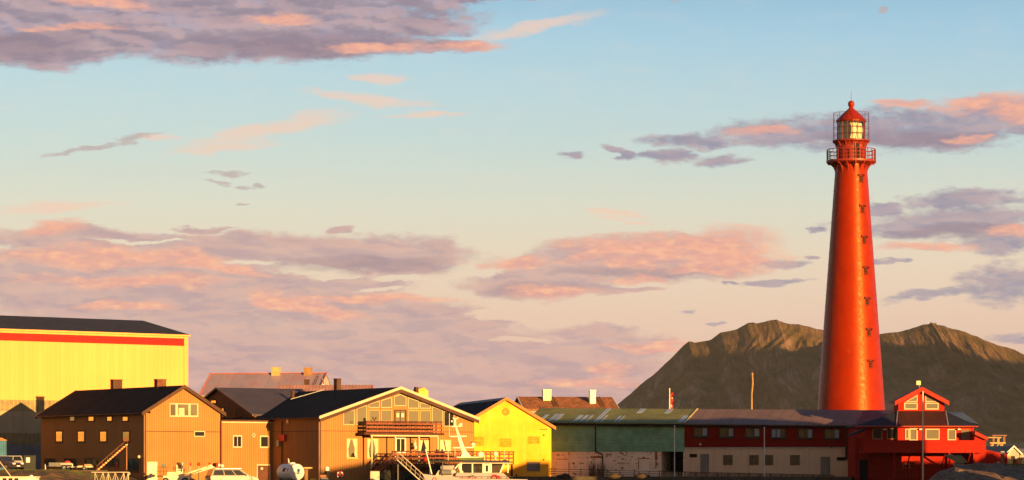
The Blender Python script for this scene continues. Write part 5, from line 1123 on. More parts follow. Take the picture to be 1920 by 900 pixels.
pa, pb = wb.hit(-2, 864, -.05), wb.hit(21.5, 895, -.05); MB().tube((pa[0],-.05,pa[1]), (pb[0],-.05,pb[1]), .04, 8).build('leaning_pole', mat('white_pipe', (1,1,1)), wb.e)
# boom lift
bl_ = Site('boom_lift', 295, 289, 0, 'white boom lift with its arm lowered, in front of the left orange gable', 'boom lift', zb=.4)
bm1 = mat('cream_machine_paint', (.78,.62,.40), .4); hp_ = lambda px, py, d=0: (bl_.hit(px, py, d)[0], d, bl_.hit(px, py, d)[1])
b = MB()
for d in (-.05, .35):
    b.bar(hp_(342,891,d), hp_(398,872,d), .10, .14); 
b.bar(hp_(342,895,.15), hp_(398,877,.15), .10, .09); b.build('lower_arm', bm1, bl_.e)
b = MB(); b.bar(hp_(378,881,.15), hp_(413,871.5,.15), .22, .24); b.build('upper_arm', mat('white_machine_paint', (.80,.74,.62), .4), bl_.e)
b = MB(); a, c_ = hp_(314,885), hp_(343,897); b.box(a[0], c_[0], -.5, .8, c_[2], a[2]); b.build('turret', bm1, bl_.e, bevel=.04)
b = MB(); a, c_ = hp_(331,869), hp_(343,889); b.box(a[0], a[0]+.08, -.1, .3, c_[2]-.2, a[2]); b.box(c_[0]-.08, c_[0], -.1, .3, c_[2]-.2, a[2]+.1); b.box(a[0]+.08, c_[0]-.08, -.05, .25, c_[2]+.45, c_[2]+.52); b.box(a[0]+.1, c_[0]-.1, .0, .2, c_[2]-.2, c_[2]+.35); b.build('arm_tower', mat('white_machine_paint', (1,1,1)), bl_.e)
b = MB(); a = hp_(334,870); b.sphere((a[0],0,a[2]), .16, 10, 8, 1.3); b.torus((hp_(328,878)[0],-.12,hp_(328,878)[2]), .14, .03); b.build('hose_reel', darkbrown, bl_.e)
b = MB(); a, c_ = hp_(295,875.5), hp_(312.5,892)
for y in (-.5, .3):
    b.bar((a[0],y,a[2]), (c_[0],y,a[2]), .04, .04); b.bar((a[0],y,(a[2]+c_[2])/2), (c_[0],y,(a[2]+c_[2])/2), .03, .03)
    for k in range(4): x = a[0]+(c_[0]-a[0])*k/3; b.bar((x,y,a[2]), (x,y,c_[2]), .03, .03)
b.box(a[0], c_[0], -.5, .3, c_[2]-.1, c_[2]); b.build('basket', darkbrown, bl_.e)
a, c_ = hp_(304,869.5), hp_(311.5,876.5); MB().box(a[0], c_[0], -.4, -.1, c_[2], a[2]).build('control_box', grey_st, bl_.e)
b = MB(); a = hp_(403,872,.15); b.sphere((a[0],.15,a[2]), .22, 12, 8, 1.3); b.build('arm_knuckle', black_m, bl_.e); a = hp_(407,871,-.1); MB().box(a[0]-.1, a[0]+.12, -.2, -.05, a[2]-.25, a[2]+.2).build('red_cap', mat('red_paint_gloss', (1,1,1)), bl_.e)
b = MB(); a = hp_(330,900); b.box(a[0]-1.2, a[0]+1.3, -.9, 1.1, .35, .85); b.build('chassis', bm1, bl_.e, bevel=.03)
for x in (a[0]-.9, a[0]+1.0): wheel(bl_.e, x, -1.1, .33, .33, .22); wheel(bl_.e, x, 1.05, .33, .33, .22)
tag(MB().sphere((0,0,0), .19, 12, 8).tube((0,0,-2), (0,0,-.1), .03).build('yard_lamp', mat('white_globe', (1,1,1)), None, loc=at(416.5,873.5,292.5)), 'pale globe lamp on a thin post behind the end of the lift arm', 'lamp')
# signs
def sign(px, Y, py, r, alpha, label, shape='disc'):
    x, y, z = at(px, py, Y); s = empty('road_sign', (x, y, .4), math.radians(alpha), label, 'sign', 'red signs on white posts by the silver car'); z -= .4
    MB().tube((0,.03,0), (0,.03,z+.05), .035, 8).build('post', mat('white_pipe', (1,1,1)), s)
    pts = [(r*math.cos(2*math.pi*k/20), z+r*math.sin(2*math.pi*k/20)) for k in range(20)] if shape == 'disc' else [(-r,z-r*.8),(r*1.1,z-r*.2),(-r,z+r)]
    MB().prism(pts, -.03, -.006, 'xz').build('plate', mat('red_sign_paint', (.50,.035,.012), .5), s)
sign(372.5, 286, 870.5, .19, 0, 'round red sign on a white post, the widest of the signs by the boom lift'); sign(357, 288, 870.5, .17, 68, 'narrow red sign turned edge-on between the boom lift and the round sign'); sign(393.5, 288.5, 869, .16, 0, 'red pennant-shaped sign just above the roof of the silver car', 'tri')
# white fuel tank
tk = empty('fuel_tank', (*at(558, 886, 285)[:2], .4), math.radians(-58), 'white horizontal fuel tank with a vent pipe, left of the large brown gable', 'tank')
tz = 1.22; R = .82; tw = mat('white_tank_paint', (.80,.76,.68), .35, var=.05, streak=((.55,.42,.30),.15), spec=.5)
MB().lathe_x([(-3.35,.02),(-3.30,.45),(-3.15,.70),(-2.9,R),(-.16,R),(-.15,R-.015),(-.14,R),(-.05,R-.05),(.03,.62),(.09,.35),(.11,.02)], 40, 0, tz).build('shell', tw, tk, smooth=True)
for x in (-2.7, -.7): MB().box(x-.12, x+.12, -.7, .7, 0, .62).build('saddle', grey_st, tk)
MB().lathe([(.34,tz+R-.06),(.34,tz+R+.10),(.27,tz+R+.14)], 20, -1.2, 0).build('manhole', tw, tk); MB().path([(-1.9,0,tz+R-.05),(-1.9,0,tz+R+.38),(-1.98,0,tz+R+.48),(-2.1,0,tz+R+.44)], .055, 8).build('vent_pipe', tw, tk)
def patch_(x0, x1, z0_, z1_, sl, m, nm):
    q = MB(); vs = []
    for r_ in (R-.005, R+.008):
        for i in range(4):
            z = z0_+(z1_-z0_)*i/3; yy = -math.sqrt(r_*r_-(z-tz)**2); vs += [(x0+sl*i/3, yy, z), (x1+sl*i/3, yy, z)]
    fs = [(8+2*i, 8+2*i+1, 8+2*i+3, 8+2*i+2) for i in range(3)]+[(2*i, 2*i+2, 2*i+3, 2*i+1) for i in range(3)]+[(2*i,8+2*i,8+2*i+2,2*i+2) for i in range(3)]+[(2*i+1,2*i+3,8+2*i+3,8+2*i+1) for i in range(3)]+[(0,1,9,8),(6,14,15,7)]
    q.add(vs, fs).build(nm, m, tk)
patch_(-1.75, -1.15, tz+.05, tz+.42, .12, mat('dark_blue_mark', (.02,.02,.05), .5), 'emblem_block'); patch_(-.82, -.56, tz+.08, tz+.38, .12, mat('red_mark', (.5,.01,.02), .5), 'emblem_diamond')
MB().path([(.0+.115,.0,tz+.2),(.14,.0,tz+.2)], .06, 8).bar((.075,-.45,tz+.02), (.13,.0,tz+.02), .02, .03).build('end_fittings', darkbrown, tk)
s = Site('hose_reel', 549, 296, 0, 'dark hose reel standing behind the white fuel tank', 'hose reel', zb=.4); z = s.hit(549, 874)[1]
MB().torus((0,0,z), .20, .08).torus((0,.25,z), .20, .08).build('hose', black_m, s.e); MB().box(-.3,.3,.06,.2,0,z).build('stand', grey_st, s.e)
s = Site('cable_drum', 568, 292, 15, 'wooden cable drum and boards stacked right of the white fuel tank', 'drum', zb=.4); z = s.hit(575, 878)[1]
MB().lathe([(.55,0),(.55,.08),(.22,.081),(.22,z-.09),(.55,z-.08),(.55,z)], 24, .35, .3).build('body', mat('weathered_wood', (.22,.12,.06), .9), s.e); MB().box(.1,1.0,.1,.5,z+.003,z+.1).build('boards', mat('pale_timber', (1,1,1)), s.e)
s = Site('dock_light', 613, 285, 0, 'black dock standpipe with a pale blue and white cap, beside the large brown gable', 'standpipe', zb=.4); z = s.hit(613, 879)[1]
MB().lathe([(.24,0),(.24,.9),(.13,1.0),(.13,z-.7),(.25,z-.65),(.25,z-.30),(.12,z-.24)], 20).build('post', black_m, s.e, smooth=True); MB().lathe([(.10,z-.24),(.21,z-.20),(.23,z),(.20,z+.18),(.05,z+.26)], 20).build('cap', mat('pale_blue_plastic', (.45,.60,.66), .4), s.e, smooth=True)
s = Site('pump_unit', 600, 283, 10, 'rusty pump unit with pipes at the foot of the dock standpipe', 'pump', zb=.4); z = s.hit(606, 893)[1]
MB().box(0,.9,0,.6,0,z-.15).build('housing', grey_st, s.e, bevel=.03); MB().lathe_x([(.05,.16),(.6,.16),(.65,.1)], 14, .3, z).path([(.7,.3,z-.1),(.95,.3,z-.1),(.95,.3,.1)], .06, 8).build('motor', mat('rusty_brown_metal', (1,1,1)), s.e)
s = Site('yellow_crate', 581.5, 280, 0, 'yellow plastic crate on the quay between the fuel tank and the standpipe', 'crate', zb=.4); z = s.hit(587, 897.5)[1]; MB().box(0,.56,0,.4,0,z).build('body', mat('yellow_plastic', (.75,.55,.08), .5), s.e, bevel=.02); MB().box(-.03,.59,-.03,.43,z-.1,z-.05).build('rim', mat('yellow_plastic', (1,1,1)), s.e)
def lifebuoy(px, py, Y, R_, label, post=True, zb=.4):
    x, y, z = at(px, py, Y); s = empty('lifebuoy', (x, y, zb), 0, label, 'lifebuoy'); z -= zb
    MB().torus((0,0,z), R_, R_*.27, 32, 10).build('ring', mat('lifebuoy_red', (.55,.02,.015), .4), s, smooth=True)
    for k in range(4):
        a = math.pi/4+k*math.pi/2; q = MB(); vs = []
        n = 5; kk = 10
        for i in range(n):
            b = a+(i-2)*.12
            for j in range(kk):
                c2 = 2*math.pi*j/kk; rr = R_+R_*.285*math.cos(c2); vs.append((rr*math.cos(b), R_*.285*math.sin(c2), z+rr*math.sin(b)))
        q.add(vs, [(i*kk+j, (i+1)*kk+j, (i+1)*kk+(j+1) % kk, i*kk+(j+1) % kk) for i in range(n-1) for j in range(kk)]); q.build('white_band', plate_m, s, smooth=True)
    if post: MB().box(-.04,.04,R_*.3,R_*.3+.06,0,z+R_).build('post', grey_st, s)
lifebuoy(637.5, 890, 286, .27, 'red and white lifebuoy on a post in front of the large brown gable')
s = Site('electrical_cabinet', 694.5, 281, 12, 'pale grey electrical cabinet on the quay left of the outside stairs', 'cabinet', zb=.4); z = s.hit(702, 884)[1]; w_ = s.hit(711.5, 890)[0]
MB().box(0,w_,0,.5,0,z).build('body', mat('grey_cabinet_paint', (.50,.44,.36), .6, var=.1), s.e, bevel=.02); MB().box(-.03,w_+.03,-.04,.54,z+.002,z+.05).build('top', grey_st, s.e); MB().box(w_-.12,w_-.08,-.05,-.003,z*.5,z*.5+.15).build('handle', black_m, s.e)
# white gangway down to the boat
g = Site('boat_gangway', 744, 279, 0, 'white latticed boarding gangway sloping from the deck to the moored boat', 'gangway', zb=.4)
r = MB(); P0, P1 = (746,847), (797,893)
for d in (0, .9):
    a = g.hit(*P0, d); b = g.hit(*P1, d); r.bar((a[0],d,a[1]), (b[0],d,b[1]), .05, .07); r.bar((a[0]-.1,d,a[1]-.75), (b[0]-.1,d,b[1]-.75), .06, .09); r.bar((a[0]-.05,d,a[1]-.38), (b[0]-.05,d,b[1]-.38), .03, .03)
    for i in range(7): u = i/6; x = a[0]+(b[0]-a[0])*u; z = a[1]+(b[1]-a[1])*u; r.bar((x,d,z), (x-.1,d,z-.75), .03, .03)
r.build('side_rails', mat('white_pipe', (1,1,1)), g.e)
r = MB(); a = g.hit(*P0, 0); b = g.hit(*P1, 0); r.add([(a[0]-.1,.05,a[1]-.72),(a[0]-.1,.85,a[1]-.72),(b[0]-.1,.85,b[1]-.72),(b[0]-.1,.05,b[1]-.72),(a[0]-.1,.05,a[1]-.68),(a[0]-.1,.85,a[1]-.68),(b[0]-.1,.85,b[1]-.68),(b[0]-.1,.05,b[1]-.68)], [(0,1,2,3),(4,5,6,7),(0,1,5,4),(1,2,6,5),(2,3,7,6),(3,0,4,7)]).build('walkway', grey_st, g.e)
MB().bar((a[0],.45,a[1]-.7), (a[0],.45,0), .1, .1).bar((a[0],0,a[1]-.6), (a[0],.9,a[1]-.6), .08, .08).build('support_leg', grey_st, g.e)
# dark stacks and heaps added where only shade lies under the deck
def stack_(px, Y, w_, h_, d_, label, m, n=3):
    s = Site('shade_stack', px, Y, random.uniform(-8, 12), label, 'dark filler', 'dark stacks standing in for shade under the restaurant deck', .4)
    for k in range(n): MB().box(0, w_, 0, d_, h_*k/n+.02, h_*(k+1)/n).build('pallet', m, s.e)
nm = mat('shade_black', (.02,.022,.02), .95, var=.4, vs=4, bump=1, bscale=8)  # black of the added heaps, standing in for shade
stack_(716, 291, 1.2, .95, 1.0, 'low dark stack added as shade at the foot of the outside stairs', mat('shade_brown', (.06,.035,.022), .9)); stack_(742, 296, 1.6, 1.25, 1.0, 'dark stack added as shade under the deck behind the white gangway', mat('shade_brown', (1,1,1)), 4); stack_(800, 298, 1.3, 1.5, 1.0, 'tall dark stack added as shade under the deck right of the gangway', mat('shade_brown', (1,1,1)), 5)
for i, (px, Y, w_, h_, lab) in enumerate(((722,285,1.1,1.35,'rounded black heap added as shade left of the white gangway'),(772,288,1.7,1.5,'large black heap added as shade under the white gangway'),(829,291,1.5,1.9,'tall black heap added as shade behind the life raft canister'))):
    mb = MB(); mb.sphere((0,0,h_*.42), .6, 24, 14, w_*.9, w_*.7, h_)
    for k, v in enumerate(mb.v):
        f = 1+.18*math.sin(v[0]*5+i)*math.cos(v[2]*6)+.08*math.sin(v[1]*11+v[0]*7); mb.v[k] = (v[0]*f, v[1]*f, max(.0, v[2]*f))
    x, y, z = at(px, 890, Y); tag(mb.build('shade_heap', nm, None, smooth=True, loc=(x, y, .4)), lab, 'fishing net', 'black heaps standing in for shade by the gangway')
# reindeer antler ornament / closed parasols on the lower deck
for px, lab in ((819,'closed black parasol on the lower deck, the left one'),(829,'closed black parasol on the lower deck, the right one beside the boat mast')):
    x, z = B.hit(px, 862, -2.4); ztp = B.hit(px, 843, -2.4)[1]; wx = B.world(x, -2.4, zd)
    s = empty('closed_parasol', wx, 0, lab, 'parasol', 'closed parasols on the lower deck')
    MB().lathe([(.28,.0),(.28,.08)], 16).build('base', black_m, s); MB().lathe([(.05,.08),(.42,.55),(.36,.9),(.12,ztp-zd-.1),(.03,ztp-zd+.1)], 14).build('canopy', mat('black_fabric', (.02,.018,.02), .9), s, smooth=True)
x, z = B.hit(778.5, 838, -.6); s = tag(MB().tube((0,0,0), (0,0,1.1), .03).box(-.16,.16,-.16,.16,.1,.4).box(-.1,.1,-.1,.1,.45,.75).build('hanging_lantern', plate_m, None, loc=B.world(x, -.6, z-.3)), 'white hanging lantern under the balcony, right of the white entrance door', 'lantern')
# ---------------------------------------------------------------- excursion boat
T = Site('excursion_boat', 791, 258, 0, 'white excursion boat with a raked radar mast, moored before the yellow warehouse', 'boat', zb=-1.6)
bw = mat('white_boat_paint', (.38,.33,.37), .35, var=.04, spec=.5, streak=((.60,.50,.42),.15)); bm2 = mat('cream_mast_paint', (.82,.78,.62), .4)
def tp(px, py, d=0.0): a = T.hit(px, py, d); return (a[0], a[1])
def T3(px, py, d=0.0): a = T.hit(px, py, d); return (a[0], d, a[1])
hull = [tp(791,888.5), tp(823,892.5), tp(850,893), tp(862,897), tp(990,899), (tp(985,899)[0]-.4, .0), (tp(800,899)[0]+1.2, .0)]
MB().prism(hull, -.0, 5.0, 'xz').build('hull', bw, T.e, bevel=.04)
MB().prism([tp(852,897), tp(856,886.3), tp(943,886.8), tp(956,898)], .25, 4.6, 'xz').build('lower_cabin', bw, T.e, bevel=.03)
wh_ = MB(); W0 = .45
# wheelhouse frame pieces: pillars and sills around the windows
for poly in ([tp(861,870),tp(865,870),tp(866,886.4),tp(862.5,886.4)], [tp(884.5,868.5),tp(887,868.5),tp(887,886.4),tp(884.5,886.4)], [tp(904.5,868.5),tp(909,868.5),tp(909,886.4),tp(904.5,886.4)], [tp(917,868.5),tp(922,868.5),tp(922,886.4),tp(917,886.4)]):
    wh_.prism(poly, .45, .6, 'xz')
for a, b, w_ in (((945,869),(938,886.5),.12), ((866,869),(860,877),.12), ((860,877),(868,886),.12), ((952.5,869),(952.5,886.5),.08), ((853,879),(861,870),.10)):
    wh_.bar(T3(*a, .5), T3(*b, .5), w_, w_)
wh_.build('wheelhouse_frame', bm2, T.e)
MB().prism([tp(864,869),tp(944,869),tp(938,886.4),tp(868,886.4)], 3.2, 4.2, 'xz').build('wheelhouse_rear', mat('dark_interior_brown', (.05,.025,.018), .8), T.e)
for i, pts in enumerate(([(867,870.5),(884,870.5),(884,885),(869,885),(863,877.5)], [(887.3,870.5),(904.2,870.5),(904.2,885.5),(887.3,885.5)], [(922.3,870.5),(943,870.5),(937,885.5),(922.3,885.5)])):
    MB().prism([tp(*p) for p in pts], .50, .53, 'xz').build('window', GLASS if i else dark_glass, T.e)
dr = MB().prism([tp(909.3,870),tp(916.7,870),tp(916.7,886.3),tp(909.3,886.3)], .46, .52, 'xz').build('door', bm2, T.e); MB().prism([tp(910.8,872.5),tp(915.2,872.5),tp(915.2,884.5),tp(910.8,884.5)], .44, .457, 'xz').build('pane', dark_glass, dr)
for px, w_, h_ in ((893,.5,.55),(899,.6,.45)): a = tp(px, 886); MB().box(a[0]-w_/2, a[0]+w_/2, 1.2, 1.7, a[1], a[1]+h_).build('seat', mat('pale_boat_seat' if px > 895 else 'dark_boat_seat', (.65,.40,.18) if px > 895 else (.03,.02,.02), .7), T.e)
MB().prism([tp(862,867.8),tp(958,867.8),tp(958,868.8),tp(862,868.8)], .2, 4.6, 'xz').build('roof_edge', bm2, T.e)
navy = mat('navy_canopy', (.035,.032,.06), .7)
MB().prism([tp(866,862.6),tp(940,863.2),tp(947,861),tp(960,867.6),tp(866,867.7)], .3, 4.5, 'xz').build('wheelhouse_roof', navy, T.e)
MB().prism([tp(861,858.2),tp(907,858.2),tp(907,862.8),tp(863,862.8)], .5, 3.5, 'xz').build('green_band', mat('olive_green_paint', (.10,.15,.025), .6), T.e)
MB().prism([tp(855,856.2),tp(898,856.2),tp(898,858.1),tp(857,858.1)], .6, 3.4, 'xz').build('upper_deck', bm2, T.e)
MB().prism([tp(804,863.5),tp(861,863),tp(861,865.6),tp(804,865.6)], .4, 3.8, 'xz').build('awning', mat('dark_green_awning', (.02,.035,.03), .8), T.e)
aw = MB()
for px in (806, 830, 857): aw.tube(T3(px,865,.6), T3(px,893,.6), .03)
aw.build('awning_poles', grey_st, T.e)
# raked mast
MB().prism([tp(863,857.8),tp(884,857.8),tp(871.5,842),tp(856,800),tp(852.4,800),tp(863,842),tp(866,849)], 1.6, 2.3, 'xz').build('mast', bm2, T.e, bevel=.03)
MB().prism([tp(850.5,800.2),tp(855,800.2),tp(854.3,785),tp(851,785)], 1.75, 2.15, 'xz').prism([tp(848.5,781),tp(851,784),tp(854.5,784),tp(858.5,781),tp(858.5,785),tp(848.5,785)], 1.8, 2.1, 'xz').build('mast_head', bm2, T.e)
for nm_, a, b in (('mast_crossbar',(847,799.5),(863,799.5)), ('mast_crossbar',(844,818.5),(875,818)), ('mast_crossbar',(849,839.5),(887,839))): MB().bar(T3(*a,1.9), T3(*b,1.9), .5, .10).build(nm_, bm2, T.e)
def dome(px, py, r, h=1.0, ped=None):
    a = T3(px, py, 1.8); q = MB(); q.sphere(a, r, 18, 12, 1, 1, h)
    if ped: q.tube((a[0],1.8,a[2]-r*.8), T3(px, ped, 1.8), .07)
    q.build('radar_dome', bm2, T.e, smooth=True)
dome(887, 833, .20, .9, 839); dome(901, 852.5, .28, 1.05, 858); dome(929, 851.5, .24, 1, 862.7)
q = MB(); q.box(tp(880,829)[0], tp(893,829)[0], 1.7, 1.9, tp(880,829.6)[1], tp(880,828.2)[1]); q.build('radar_scanner', darkbrown, T.e)
q = MB(); q.box(tp(864,796)[0]-.1, tp(864,796)[0]+.1, 1.8, 2.0, tp(864,799)[1], tp(864,793)[1]); q.tube(T3(861,795,1.9), T3(861,799,1.9), .05); q.sphere(T3(847,790,1.9), .1, 8, 6); q.build('navigation_lights', bm2, T.e)
q = MB()
for px, y0, y1 in ((842.5,775,818), (945.5,845,863), (840.5,845,866), (853,842,857), (908.5,852,868)): q.tube(T3(px,y0,1.5), T3(px,y1,1.5), .022, 6)
q.build('whip_antennas', bm2, T.e)
# bow equipment
MB().lathe_x([(tp(825.5,0)[0],.10),(tp(826,0)[0],.20),(tp(828,0)[0],.24),(tp(850,0)[0],.24),(tp(852,0)[0],.20),(tp(852.5,0)[0],.10)], 20, .9, tp(838,877)[1]).build('life_raft_canister', bw, T.e, smooth=True)
MB().prism([tp(815,893),tp(822,882),tp(852,881),tp(862,893)], .7, 3.5, 'xz').build('foredeck_house', mat('pale_grey_deck_paint', (.50,.44,.40), .6), T.e)
q = MB(); q.lathe_x([(tp(828,0)[0],.22),(tp(846,0)[0],.22)], 16, .5, tp(836,886)[1]); q.tube(T3(826,889,.5), T3(848,889,.5), .07); q.build('windlass', grey_st, T.e)
q = MB(); q.tube(T3(798,842,.2), T3(809.5,889,.2), .05, 8); q.build('bow_pole', bm2, T.e)
q = MB(); q.sphere(T3(798.5,860.5,.5), .22, 14, 10, 1, 1, 1.25); q.tube(T3(798.5,856,.5), T3(806,865,.5), .02); q.build('red_fender', mat('red_paint_gloss', (1,1,1)), T.e, smooth=True)
q = MB()
for py in (893.2, 897): q.tube(T3(852,py,.12), T3(962,py+.8,.12), .018, 6)
for px in range(856, 962, 12): q.tube(T3(px,893,.12), T3(px,899.5,.12), .018, 6)
q.build('guard_rail', mat('dark_rail_steel', (.08,.08,.09), .5), T.e)
q = MB(); a = T3(814.7, 899.3, -.03); q.torus(a, .17, .035, 20, 8); q.build('bow_emblem', mat('dull_red_mark', (.35,.05,.06), .5), T.e)
lr = T3(927.7, 896.3, .16); ring = MB().torus(lr, .25, .07, 28, 10).build('life_ring', mat('lifebuoy_red', (1,1,1)), T.e, smooth=True)
a = T3(935.5, 896, .16); MB().box(a[0]-.08, a[0]+.08, .1, .24, a[2]-.2, a[2]+.2).build('red_light_float', mat('lifebuoy_red', (1,1,1)), T.e)
def text(body, px0, px1, pyb, d, m, parent_site, nm='lettering', bold=.012):
    cu = bpy.data.curves.new(nm, 'FONT'); cu.body = body; cu.size = 1; cu.extrude = .01; cu.offset = bold
    o = bpy.data.objects.new(nm, cu); COL.objects.link(o); bpy.context.view_layer.update()
    me = bpy.data.meshes.new_from_object(o.evaluated_get(bpy.context.evaluated_depsgraph_get())); bpy.data.objects.remove(o)
    xs = [v.co.x for v in me.vertices]; a = parent_site.hit(px0, pyb, d); b = parent_site.hit(px1, pyb, d); k = (b[0]-a[0])/(max(xs)-min(xs)); mx = min(xs)
    for v in me.vertices: v.co = (a[0]+(v.co.x-mx)*k, d-v.co.z, a[1]+v.co.y*k*1.12)
    me.materials.clear(); me.materials.append(m); q = bpy.data.objects.new(nm, me); COL.objects.link(q); q.parent = parent_site.e; return q
text('HVALSAFARI', 851.5, 895, 900.6, .235, mat('red_lettering', (.42,.02,.03), .5), T)
wt_ = [(875,894.2),(876,892.6),(880,892.6),(883,891.6),(888,890.8),(890,891.4),(887,893.4),(883,894.0),(881.5,896.2),(880,896.2),(880,894.2)]
MB().prism([tp(*p, .235) for p in wt_], .225, .245, 'xz').build('whale_tail_mark', mat('grey_mark', (.10,.10,.12), .5), T.e)
# ---------------------------------------------------------------- railing, fence and poles in front of the long sheds
ry = -4.0
rr = Site('pipe_railing', 985, 1, 0, 'thin dark pipe railing in front of the peeling white wall', 'railing'); rr.X, rr.Y, rr.a, rr.zb = I_.X, I_.Y, I_.a, .9; rr.e.location = (I_.X, I_.Y, .9); rr.e.rotation_euler = (0,0,I_.a)
rx = lambda px: rr.hit(px, 885, ry)[0]; rz = lambda px, py: rr.hit(px, py, ry)[1]
drk = mat('rusty_dark_rail', (.06,.03,.022), .8)
q = MB()
for y0, y1 in ((879.3,884.3),(883.8,887.8),(888,891)): q.tube((rx(1030),ry,rz(1030,y0)), (rx(1240),ry,rz(1240,y1)), .028, 6)
for k, px in enumerate((1040.5,1066.7,1089,1112,1138,1162,1189.5,1217,1236.5)):
    zt4 = rz(px, 878.8+(px-1030)/210*5); q.tube((rx(px),ry,0), (rx(px),ry,zt4), .035, 6)
    if k % 2 == 0: q.sphere((rx(px),ry,zt4+.03), .07, 8, 6)
q.build('rails', drk, rr.e)
fe = Site('plank_fence', 1240, 1, 0, 'grey-brown upright plank fence in front of the dark opening and the beige wall', 'fence'); fe.X, fe.Y, fe.a, fe.zb = I_.X, I_.Y, I_.a, .9; fe.e.location = (I_.X, I_.Y, .9); fe.e.rotation_euler = (0,0,I_.a)
q = MB(); x = rx(1240); xe = rx(1565); k = 0; random.seed(5)
def ftop(x): u = (x-rx(1240))/(rx(1565)-rx(1240)); return rz(1240,884.3)*(1-u)+fe.hit(1565, 891.3, ry)[1]*u
while x < xe:
    w_ = .15; gap = .02 if not (rx(1266) < x < rx(1284)) else .12
    q.box(x, x+w_, ry, ry+.025, 0.0, ftop(x)-random.uniform(.0,.05)); x += w_+gap
q.build('planks', mat('weathered_grey_planks', (.26,.185,.135), .9, var=.25, vs=1.2, stripe=('x',.17,.15,.2)), fe.e)
q = MB(); q.bar((rx(1240),ry-.02,ftop(rx(1240))+.02), (xe,ry-.02,ftop(xe)+.02), .08, .06)
for px in range(1245, 1565, 20): q.box(rx(px)-.04, rx(px)+.04, ry-.06, ry-.003, 0, ftop(rx(px)))
q.build('rail_and_posts', mat('dark_fence_rail', (.07,.045,.035), .9), fe.e)
def pole(name, px, py0, py1, Y, r, m, label, cat='flagpole', r2=None, ball=False, zb=.4, kink=None):
    x, y, z = at(px, py0, Y); s = empty(name, (x, y, zb), 0, label, cat); z -= zb; b = MB()
    if kink: b.path([(0,0,0),(kink[0],0,z*.80),(kink[1],0,z*.90),(kink[2],0,z)], r, 8)
    else: b.tube((0,0,0), (0,0,z), r, 8, r2 or r*.7)
    b.build('pole', m, s)
    if ball: MB().sphere((0,0,z+.04), r*1.5, 8, 6).build('finial', m, s)
    return s, z
wp = mat('white_flagpole', (.72,.68,.64), .4)
pole('flagpole', 1264.8, 799.5, 890, 312, .055, wp, 'bare white flagpole standing in front of the dark shed opening', r2=.045, ball=True, zb=1.1)
pole('flagpole', 1433.2, 802.5, 890, 306, .05, wp, 'bare white flagpole standing before the beige ground floor wall', r2=.042, ball=True, zb=1.1)
pole('flagpole', 1730.4, 733.5, 893, 297.6, .085, mat('cream_flagpole', (.72,.55,.36), .45), 'tall cream flagpole in front of the red gabled house', r2=.07, zb=.4)
pole('utility_pole', 1410, 699, 770, 352, .11, mat('bleached_wood_pole', (.34,.20,.09), .85, var=.25, vs=2), 'bleached crooked wooden pole rising behind the red-brown roof', 'pole', kink=(-.04,.09,.03))
s, z = pole('flagpole', 1255.5, 728, 770, 350, .10, mat('white_flagpole', (1,1,1)), 'white flagpole behind the green roof with a limp red flag', r2=.06)
fg = MB(); zz0 = z-.5; n = 14
for i in range(n+1):
    zf = zz0-i*.15
    for j in range(4): fg.v.append((.10+j*.10+.07*math.sin(i*1.3+j*2.0), .05*math.cos(i*.9+j*2.4), zf))
fg.f += [(i*4+j, i*4+j+1, (i+1)*4+j+1, (i+1)*4+j) for i in range(n) for j in range(3)]
fo = fg.build('flag', mat('red_flag_cloth', (.45,.02,.02), .8), s, smooth=True)
fo.data.materials.append(mat('white_flag_cloth', (.75,.72,.70), .8)); fo.data.materials.append(mat('blue_flag_cloth', (.03,.04,.20), .8))
for p in fo.data.polygons:
    i, j = divmod(p.index, 3); p.material_index = 1 if (i, j) in ((4,1),(4,2),(10,0),(10,1),(11,1)) else 2 if (i, j) in ((5,1),(11,2)) else 0
# weeds against the wall
def weeds(name, pts, label, m, n=60, h=(.5,1.6), spread=.5, kind='thing'):
    mb = MB()
    for (x, y, z) in pts:
        for k in range(n):
            a = random.uniform(0, 6.28); r = random.uniform(0, spread); hh = random.uniform(*h); bx0, by0 = x+r*math.cos(a), y+r*math.sin(a)*.5; tx, ty = random.uniform(-.2,.2)*hh, random.uniform(-.2,.2)*hh; w = random.uniform(.012,.03)
            mb.add([(bx0-w,by0,z),(bx0+w,by0,z),(bx0+tx*.5+w,by0+ty*.5,z+hh*.6),(bx0+tx,by0+ty,z+hh),(bx0+tx*.5-w,by0+ty*.5,z+hh*.6)], [(0,1,2,3,4)])
    o = mb.build(name, m, None); tag(o, label, 'weeds' if kind == 'thing' else 'grass', kind=None if kind == 'thing' else kind); return o
dry = mat('dry_weeds', (.17,.11,.06), .95, var=.3)
w0 = [I_.world(I_.hit(px, 893, -.6)[0], -.6, 0.2) for px in (1108, 1114, 1122, 1128)]
weeds('dry_weeds', w0, 'tall dry weeds growing against the white wall by the bent drainpipe', dry, 26, (.5,1.9), .35)
gl = [(x, y, .35+1.75) for x, y in ((random.uniform(46,52.5), random.uniform(277,281)) for _ in range(60))]
weeds('grass', gl, 'yellow-green grass tufts behind the rock outcrop', mat('yellow_grass', (.14,.12,.035), .95, var=.4), 30, (.12,.42), .5, 'stuff')
gl = []
for _ in range(260):
    x = random.uniform(-50, -38.5); y = random.uniform(275, 284); gl.append((x, y, 1.62-max(0, (x+43.5)/7)*1.4))
weeds('grass', gl, 'rough grass along the top of the earth bank', mat('green_grass', (.07,.085,.025), .95, var=.5), 12, (.08,.32), .5, 'stuff')
